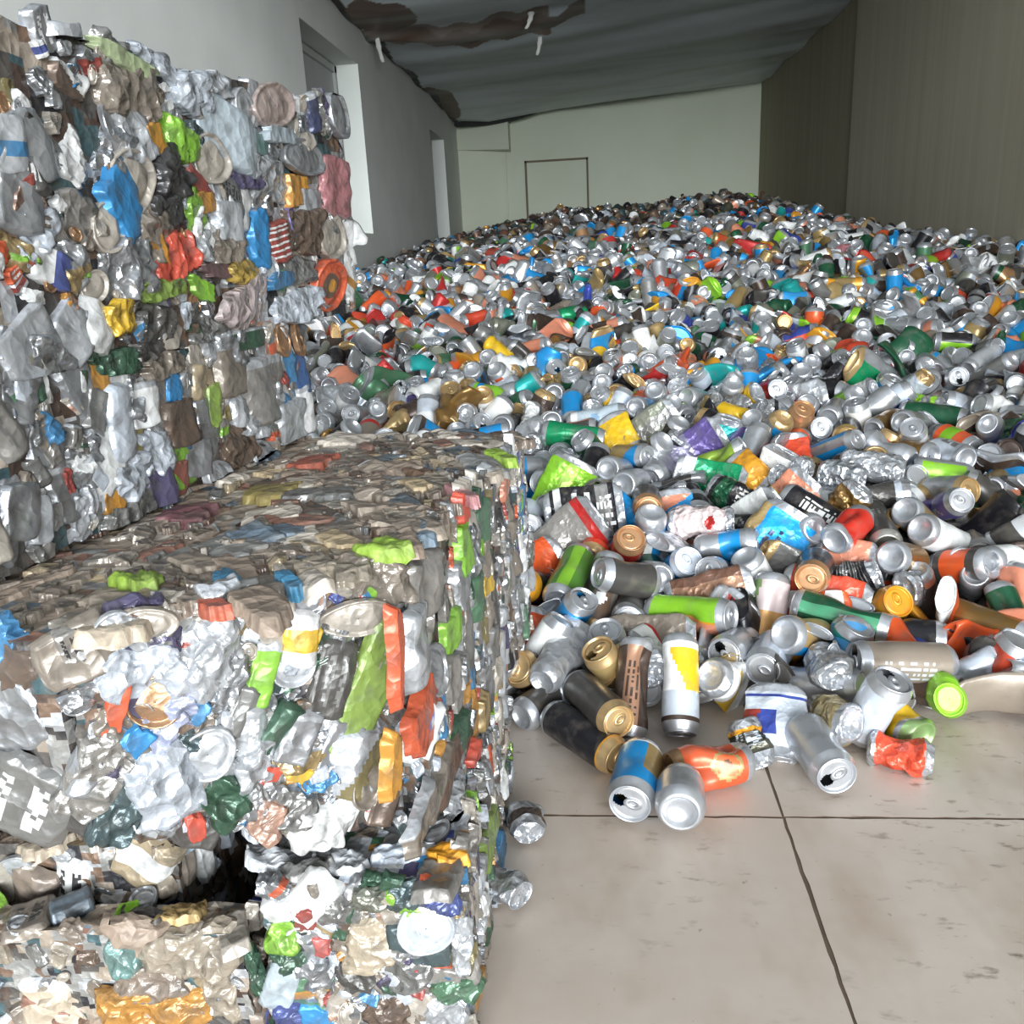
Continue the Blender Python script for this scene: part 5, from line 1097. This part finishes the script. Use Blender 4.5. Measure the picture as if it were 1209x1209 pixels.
def wall_mat(name, ca, cb, scale, rough=.8, streak=None, bump=.1):
    m, nt, p = new_mat(name)
    tc = N(nt, 'ShaderNodeTexCoord'); mp = N(nt, 'ShaderNodeMapping'); nt.links.new(tc.outputs['Object'], mp.inputs['Vector'])
    if streak: mp.inputs['Scale'].default_value = streak
    n = N(nt, 'ShaderNodeTexNoise'); n.inputs['Scale'].default_value = scale; n.inputs['Detail'].default_value = 6; n.inputs['Roughness'].default_value = .6
    nt.links.new(mp.outputs['Vector'], n.inputs['Vector'])
    cr = N(nt, 'ShaderNodeValToRGB'); cr.color_ramp.elements[0].position = .32; cr.color_ramp.elements[1].position = .7
    cr.color_ramp.elements[0].color = lin(ca) + [1]; cr.color_ramp.elements[1].color = lin(cb) + [1]
    nt.links.new(n.outputs['Fac'], cr.inputs['Fac']); nt.links.new(cr.outputs['Color'], p.inputs['Base Color'])
    p.inputs['Roughness'].default_value = rough
    b = N(nt, 'ShaderNodeBump'); b.inputs['Strength'].default_value = bump; b.inputs['Distance'].default_value = .01
    nt.links.new(n.outputs['Fac'], b.inputs['Height']); nt.links.new(b.outputs['Normal'], p.inputs['Normal'])
    return m
M_LEFT = wall_mat('grey_plaster', 'cfd0cc', 'dadbd7', 2.0)
M_REVEAL = wall_mat('lit_reveal_white', 'dfe3dd', 'e6eae4', 2.0)  # whiter than the wall: light on the reveal put into the colour
M_BACK = wall_mat('pale_green_paint', 'd2d8c4', 'dbe0ce', 1.2)
M_RIGHT = wall_mat('olive_brown_plaster', '8c8570', '9a927c', 3.0, streak=(1, 3, .15))
M_PIL = wall_mat('olive_brown_plaster_light', 'a59e8b', 'b3ac99', 3.0, streak=(1, 6, .12))
M_PANEL = wall_mat('shutter_grey', 'a6a8a6', 'b2b4b2', 3.0)
M_FRAME = wall_mat('door_frame_brown', '6e6552', '7c725c', 4.0)
M_DARK = wall_mat('fold_shadow_dark', '1d1e1e', '2a2b2a', 8.0)  # near-black for the painted fold shadow under the ceiling
M_TAPE = wall_mat('dirty_white_plastic', 'c9c9c2', 'd8d8d2', 8.0)
M_JOINT = wall_mat('joint_dirt', '55463a', '6a594a', 20.0)

def floor_material():
    m, nt, p = new_mat('worn_concrete_slabs')
    tc = N(nt, 'ShaderNodeTexCoord')
    def noise(sc, det, stretch=None, rough=.6):
        n = N(nt, 'ShaderNodeTexNoise'); n.inputs['Scale'].default_value = sc; n.inputs['Detail'].default_value = det; n.inputs['Roughness'].default_value = rough
        if stretch:
            mp = N(nt, 'ShaderNodeMapping'); mp.inputs['Scale'].default_value = stretch; mp.inputs['Rotation'].default_value = (0, 0, .5)
            nt.links.new(tc.outputs['Object'], mp.inputs['Vector']); nt.links.new(mp.outputs['Vector'], n.inputs['Vector'])
        else: nt.links.new(tc.outputs['Object'], n.inputs['Vector'])
        return n
    def ramp(n, a, b, v=1.):
        r = N(nt, 'ShaderNodeMapRange'); r.inputs['From Min'].default_value = a; r.inputs['From Max'].default_value = b; r.inputs['To Max'].default_value = v
        nt.links.new(n.outputs['Fac'], r.inputs['Value']); return r
    def mix(fac, a, bcol):
        x = N(nt, 'ShaderNodeMix', data_type='RGBA'); nt.links.new(fac.outputs['Result'], x.inputs['Factor'])
        if isinstance(a, tuple): x.inputs['A'].default_value = a
        else: nt.links.new(a.outputs['Result'], x.inputs['A'])
        x.inputs['B'].default_value = bcol; return x
    base = mix(ramp(noise(3, 5), .35, .7), tuple(lin('b4a699') + [1]), tuple(lin('c3b8ad') + [1]))
    br = mix(ramp(noise(5.5, 4, (1, .5, 1)), .48, .74, .75), base, tuple(lin('9a846f') + [1]))
    mask = ramp(noise(3.1, 3), .46, .60); fine = ramp(noise(24, 5, (1, 2.4, 1)), .58, .70, .8)
    mm = N(nt, 'ShaderNodeMath', operation='MULTIPLY'); nt.links.new(mask.outputs['Result'], mm.inputs[0]); nt.links.new(fine.outputs['Result'], mm.inputs[1])
    sc = N(nt, 'ShaderNodeMix', data_type='RGBA'); nt.links.new(mm.outputs[0], sc.inputs['Factor']); nt.links.new(br.outputs['Result'], sc.inputs['A']); sc.inputs['B'].default_value = tuple(lin('5d5045') + [1])
    sp = mix(ramp(noise(60, 2), .70, .78, .6), sc, tuple(lin('6a5a4c') + [1]))
    nt.links.new(sp.outputs['Result'], p.inputs['Base Color'])
    rr = ramp(noise(7, 4), .3, .7, .25); ad = N(nt, 'ShaderNodeMath', operation='ADD'); ad.inputs[1].default_value = .30
    nt.links.new(rr.outputs['Result'], ad.inputs[0]); nt.links.new(ad.outputs[0], p.inputs['Roughness'])
    b = N(nt, 'ShaderNodeBump'); b.inputs['Strength'].default_value = .08; b.inputs['Distance'].default_value = .003
    nn = noise(40, 5); nt.links.new(nn.outputs['Fac'], b.inputs['Height']); nt.links.new(b.outputs['Normal'], p.inputs['Normal'])
    return m
M_FLOOR = floor_material()
Y0 = -1.2
def build_floor():
    V, F = [], []
    xs = [-2.6, -.80, .248, 1.30, 2.4]; ys = [Y0, -1.6, -.25, 1.014, 2.6, 4.6, 6.6, 8.6, 11.2]
    rr = random.Random(4); g = .0014
    for i in range(4):
        for j in range(8):
            x0, x1, y0, y1 = xs[i] + g, xs[i + 1] - g, ys[j] + g, ys[j + 1] - g
            # chipped slab outline
            n = 60; pts = []
            for k in range(n): pts.append((x0 + (x1 - x0) * k / n, y0 + abs(rr.gauss(0, .0011))))
            for k in range(n): pts.append((x1 - abs(rr.gauss(0, .0011)), y0 + (y1 - y0) * k / n))
            for k in range(n): pts.append((x1 - (x1 - x0) * k / n, y1 - abs(rr.gauss(0, .0011))))
            for k in range(n): pts.append((x0 + abs(rr.gauss(0, .0011)), y1 - (y1 - y0) * k / n))
            b = len(V); m = len(pts)
            V += [(x, y, 0) for x, y in pts] + [(x, y, -.02) for x, y in pts]
            F.append(tuple(range(b, b + m)))
            F += [(b + k, b + m + k, b + m + (k + 1) % m, b + (k + 1) % m) for k in range(m)]
    o = plain('floor', V, F, M_FLOOR)
    o.data.materials.append(M_JOINT)
    for pl in o.data.polygons:
        if abs(pl.normal.z) < .5: pl.material_index = 1
    b = len(V)
    me2 = plain('floor_joint', [(-2.6, Y0, -.0012), (2.4, Y0, -.0012), (2.4, 11.2, -.0012), (-2.6, 11.2, -.0012)], [(0, 1, 2, 3)], M_JOINT, parent=o)
    structure(o)
build_floor()

# left wall with two window recesses
def left_wall():
    V, F = [], []; T = .30; x0, x1 = XL - T, XL
    nich = [(5.02, 6.26, .90, 1.975), (9.02, 9.90, .88, 1.90)]
    ys = Y0
    H = 2.45
    for (a, b, z0, z1) in nich:
        box(V, F, x0, x1, ys, a, 0, H); box(V, F, x0, x1, a, b, 0, z0); box(V, F, x0, x1, a, b, z1, H); ys = b
    box(V, F, x0, x1, ys, YB + .3, 0, H)
    w = structure(plain('wall_left', V, F, M_LEFT))
    for i, (a, b, z0, z1) in enumerate(nich):
        fo = XL - (.165 if i == 0 else .15)
        V, F = [], []
        box(V, F, fo - .02, fo, a, b, z0, z1)
        e = structure(plain('window_%d' % (i + 1), V, F, M_PANEL))
        V, F = [], []
        fw = .05
        box(V, F, fo, fo + .02, a, a + fw, z0, z1); box(V, F, fo, fo + .02, b - fw, b - .01, z0, z1); box(V, F, fo, fo + .02, a, b - .01, z1 - fw, z1 - .008); box(V, F, fo, fo + .02, a, b - .01, z0, z0 + fw)
        plain('window_frame', V, F, M_PANEL, parent=e)
        V, F = [], []   # far reveal of the recess, lightened to carry the daylight falling on it
        box(V, F, fo, XL + .002, b - .006, b, z0, z1)
        structure(plain('trim_%d' % (i + 1), V, F, M_REVEAL))
left_wall()

V, F = [], []; box(V, F, XL - .3, XR + .3, YB, YB + .2, 0, 2.6); structure(plain('wall_back', V, F, M_BACK))
# boxed-in corner and lintel at the left end of the back wall
V, F = [], []
xa, xb = XL, -.84
V = [(xa, YB - .02, 1.90), (xb, YB - .30, 1.845), (xb, YB, 1.845), (xa, YB, 1.90), (xa, YB - .02, 2.3), (xb, YB - .30, 2.3), (xb, YB, 2.3), (xa, YB, 2.3)]
F = [(0, 3, 2, 1), (4, 5, 6, 7), (0, 1, 5, 4), (1, 2, 6, 5), (2, 3, 7, 6), (3, 0, 4, 7)]
structure(plain('trim_4', V, F, M_BACK))
V, F = [], []; box(V, F, -.93, -.90, YB - .03, YB, 0, 1.85); structure(plain('trim_5', V, F, M_BACK))
# door in the back wall
V, F = [], []; box(V, F, -.66, .045, YB - .012, YB + .01, 0, 1.715); d = structure(plain('door_1', V, F, M_BACK))
V, F = [], []
box(V, F, -.685, -.66, YB - .022, YB, 0, 1.735); box(V, F, .045, .068, YB - .022, YB, 0, 1.735); box(V, F, -.685, .068, YB - .022, YB, 1.712, 1.735)
plain('door_frame', V, F, M_FRAME, parent=d)

V, F = [], []; box(V, F, XR, XR + .2, Y0, YB + .2, 0, 2.7); structure(plain('wall_right', V, F, M_RIGHT))
V, F = [], []; box(V, F, XR - .03, XR + .01, 3.6, 7.25, 0, 2.42); structure(plain('trim_6', V, F, M_PIL))

YC = 1.2      # roof cut back out of view so sky light falls on floor and heap
# ceiling: sagging grey-blue sheet lining with stained seams
def ceiling():
    m, nt, p = new_mat('ceiling_sheet')
    at = N(nt, 'ShaderNodeAttribute', attribute_name='paint'); tc = N(nt, 'ShaderNodeTexCoord')
    n = N(nt, 'ShaderNodeTexNoise'); n.inputs['Scale'].default_value = 1.6; n.inputs['Detail'].default_value = 5
    mp = N(nt, 'ShaderNodeMapping'); mp.inputs['Scale'].default_value = (.6, 2.2, 1); nt.links.new(tc.outputs['Object'], mp.inputs['Vector']); nt.links.new(mp.outputs['Vector'], n.inputs['Vector'])
    r = N(nt, 'ShaderNodeMapRange'); r.inputs['From Min'].default_value = .45; r.inputs['From Max'].default_value = .75; r.inputs['To Max'].default_value = .6
    nt.links.new(n.outputs['Fac'], r.inputs['Value'])
    x = N(nt, 'ShaderNodeMix', data_type='RGBA'); x.inputs['B'].default_value = tuple(lin('a8b0ae') + [1])
    nt.links.new(r.outputs['Result'], x.inputs['Factor']); nt.links.new(at.outputs['Color'], x.inputs['A']); nt.links.new(x.outputs['Result'], p.inputs['Base Color'])
    p.inputs['Roughness'].default_value = .5
    nu, nv = 220, 480
    X, Y = np.meshgrid(np.linspace(XL - .05, XR + .02, nu), np.linspace(YC, YB + .02, nv)); X = X.ravel(); Y = Y.ravel()
    s = (X - XL) / (XR - XL)
    seams = [1.2, 2.5, 4.5, 6.55, 8.9, 11.0]
    Z = 2.215 + .185 * s
    ph = np.interp(Y, seams, np.arange(len(seams)))
    Z += -.055 * np.sin((ph % 1) * PI) * np.sin(np.clip(s, 0, 1) * PI) ** .5 + .014 * np.sin(Y * 5.2 + 2 * np.sin(X * 1.3)) + .004 * np.sin(Y * 13 + X * 3)
    yy = 6.6 + .28 * np.sin((X - XL) * 2.1)
    Z -= .05 * np.exp(-((Y - yy) / .10) ** 2) * np.clip(1.2 - s * 2, 0, 1)
    Z -= .10 * np.exp(-((Y - 10.5) / .35) ** 2) * np.clip(.9 - np.abs(s - .12) * 4, 0, 1)
    V = np.stack([X, Y, Z], 1); F = grid_faces(nu, nv)[:, ::-1]; c = V
    C = np.tile(np.array(lin('d8e2e6') + [0]), (len(V), 1))
    q = np.random.default_rng(8); nz = .05 * np.sin(c[:, 0] * 9) + .04 * np.sin(c[:, 0] * 23 + c[:, 1] * 5)
    yy = 6.6 + .28 * np.sin((c[:, 0] - XL) * 2.1)
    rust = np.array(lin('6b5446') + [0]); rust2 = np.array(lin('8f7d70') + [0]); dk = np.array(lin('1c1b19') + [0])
    C[(np.abs(c[:, 1] - yy + nz) < .24) & (c[:, 0] < -.2)] = rust2
    C[(np.abs(c[:, 1] - yy + nz) < .13) & (c[:, 0] < .05)] = rust
    C[(((c[:, 0] + 1.25) / .22) ** 2 + ((c[:, 1] - 6.15) / .45) ** 2 + nz * 4 < 1)] = rust
    C[(((c[:, 0] + 1.35) / .25) ** 2 + ((c[:, 1] - 5.0) / .25) ** 2 + nz * 4 < 1)] = rust
    C[(((c[:, 0] + 1.38) / .14) ** 2 + ((c[:, 1] - 9.6) / .9) ** 2 + nz * 4 < 1)] = rust
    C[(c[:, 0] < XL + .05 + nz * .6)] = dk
    structure(link('ceiling', mesh('ceiling', V, F, C, m, True)))
    # dark strip standing in for a fold's shadow along the back wall
    t = np.linspace(0, 1, 40); V = []
    for k in t:
        x = XL + .02 + k * .98; z = 2.13 - .05 * math.sin(k * PI) ** .7 + .09 * k
        hh = .035 + .055 * math.sin(k * PI)
        for (yy_, zz_) in ((YB - .34, z), (YB - .34, z + hh), (YB - .28, z + hh), (YB - .28, z)): V.append((x, yy_ , zz_))
    F = grid_faces(4, 40, True)
    structure(plain('trim_7', V, F, M_DARK))
ceiling()
# white plastic ties hanging where the lining is fixed
def tie(label, loc, L, tilt):
    rows, seg = 9, 10; V = []
    for k in range(rows):
        f = k / (rows - 1); w = .022 * (1 - .5 * f) * (1 + .2 * math.sin(k * 2)); z = -L * f; ox = tilt * f * f
        for i in range(seg):
            a = 2 * PI * i / seg; V.append((ox + w * math.cos(a), w * .5 * math.sin(a), z))
    F = list(map(tuple, grid_faces(seg, rows, True))) + [tuple(range(seg)), tuple(range((rows - 1) * seg + seg - 1, (rows - 1) * seg - 1, -1))]
    o = plain('plastic_tie', V, F, M_TAPE, True); o.location = loc
    tag(o, label, 'tie')
tie('white plastic tie hanging from the ceiling at the left wall', (-1.40, 6.60, 2.24), .20, .03)
tie('pale plastic tie hanging near the middle of the stained ceiling seam', (-.285, 7.10, 2.27), .16, -.03)
tie('small light tie on the ceiling seam above the middle one', (-.32, 6.55, 2.27), .10, -.04)

# ------------------------------------------------------------------ light: daylight through the open front behind the photographer
w = bpy.data.worlds.new('sky'); SC.world = w; w.use_nodes = True
bg = w.node_tree.nodes['Background']; bg.inputs['Color'].default_value = (.84, .92, 1., 1); bg.inputs['Strength'].default_value = .9
def area(name, loc, target, sx, sy, power, col):
    l = bpy.data.lights.new(name, 'AREA'); l.shape = 'RECTANGLE'; l.size = sx; l.size_y = sy; l.energy = power; l.color = col
    o = bpy.data.objects.new(name, l); COL.objects.link(o); o.location = loc
    o.rotation_euler = (Vector(target) - Vector(loc)).to_track_quat('-Z', 'Y').to_euler()
    return o
area('entrance_daylight', (2.6, -12, 2.8), (0, 5, 1.0), 14, 5.0, 5600, (.92, .97, 1.))

# ------------------------------------------------------------------ camera
cam = bpy.data.cameras.new('camera'); co = bpy.data.objects.new('camera', cam); COL.objects.link(co)
Rm = [[0.995535, -0.024408, -0.091178], [0.079967, -0.295082, 0.95212], [-0.050144, -0.95516, -0.291813]]      # columns: image right, image down, viewing direction
R3 = Matrix([[Rm[i][0], -Rm[i][1], -Rm[i][2]] for i in range(3)])
m4 = R3.to_4x4(); m4.translation = (0, 0, CAM_H); co.matrix_world = m4
cam.sensor_width = 36; cam.lens = 1018 / 1209 * 36; cam.clip_start = .02
SC.camera = co
SC.view_settings.view_transform = 'Standard'; SC.view_settings.look = 'None'; SC.view_settings.gamma = 1; SC.view_settings.use_curve_mapping = False
SC.view_settings.exposure = 0.05
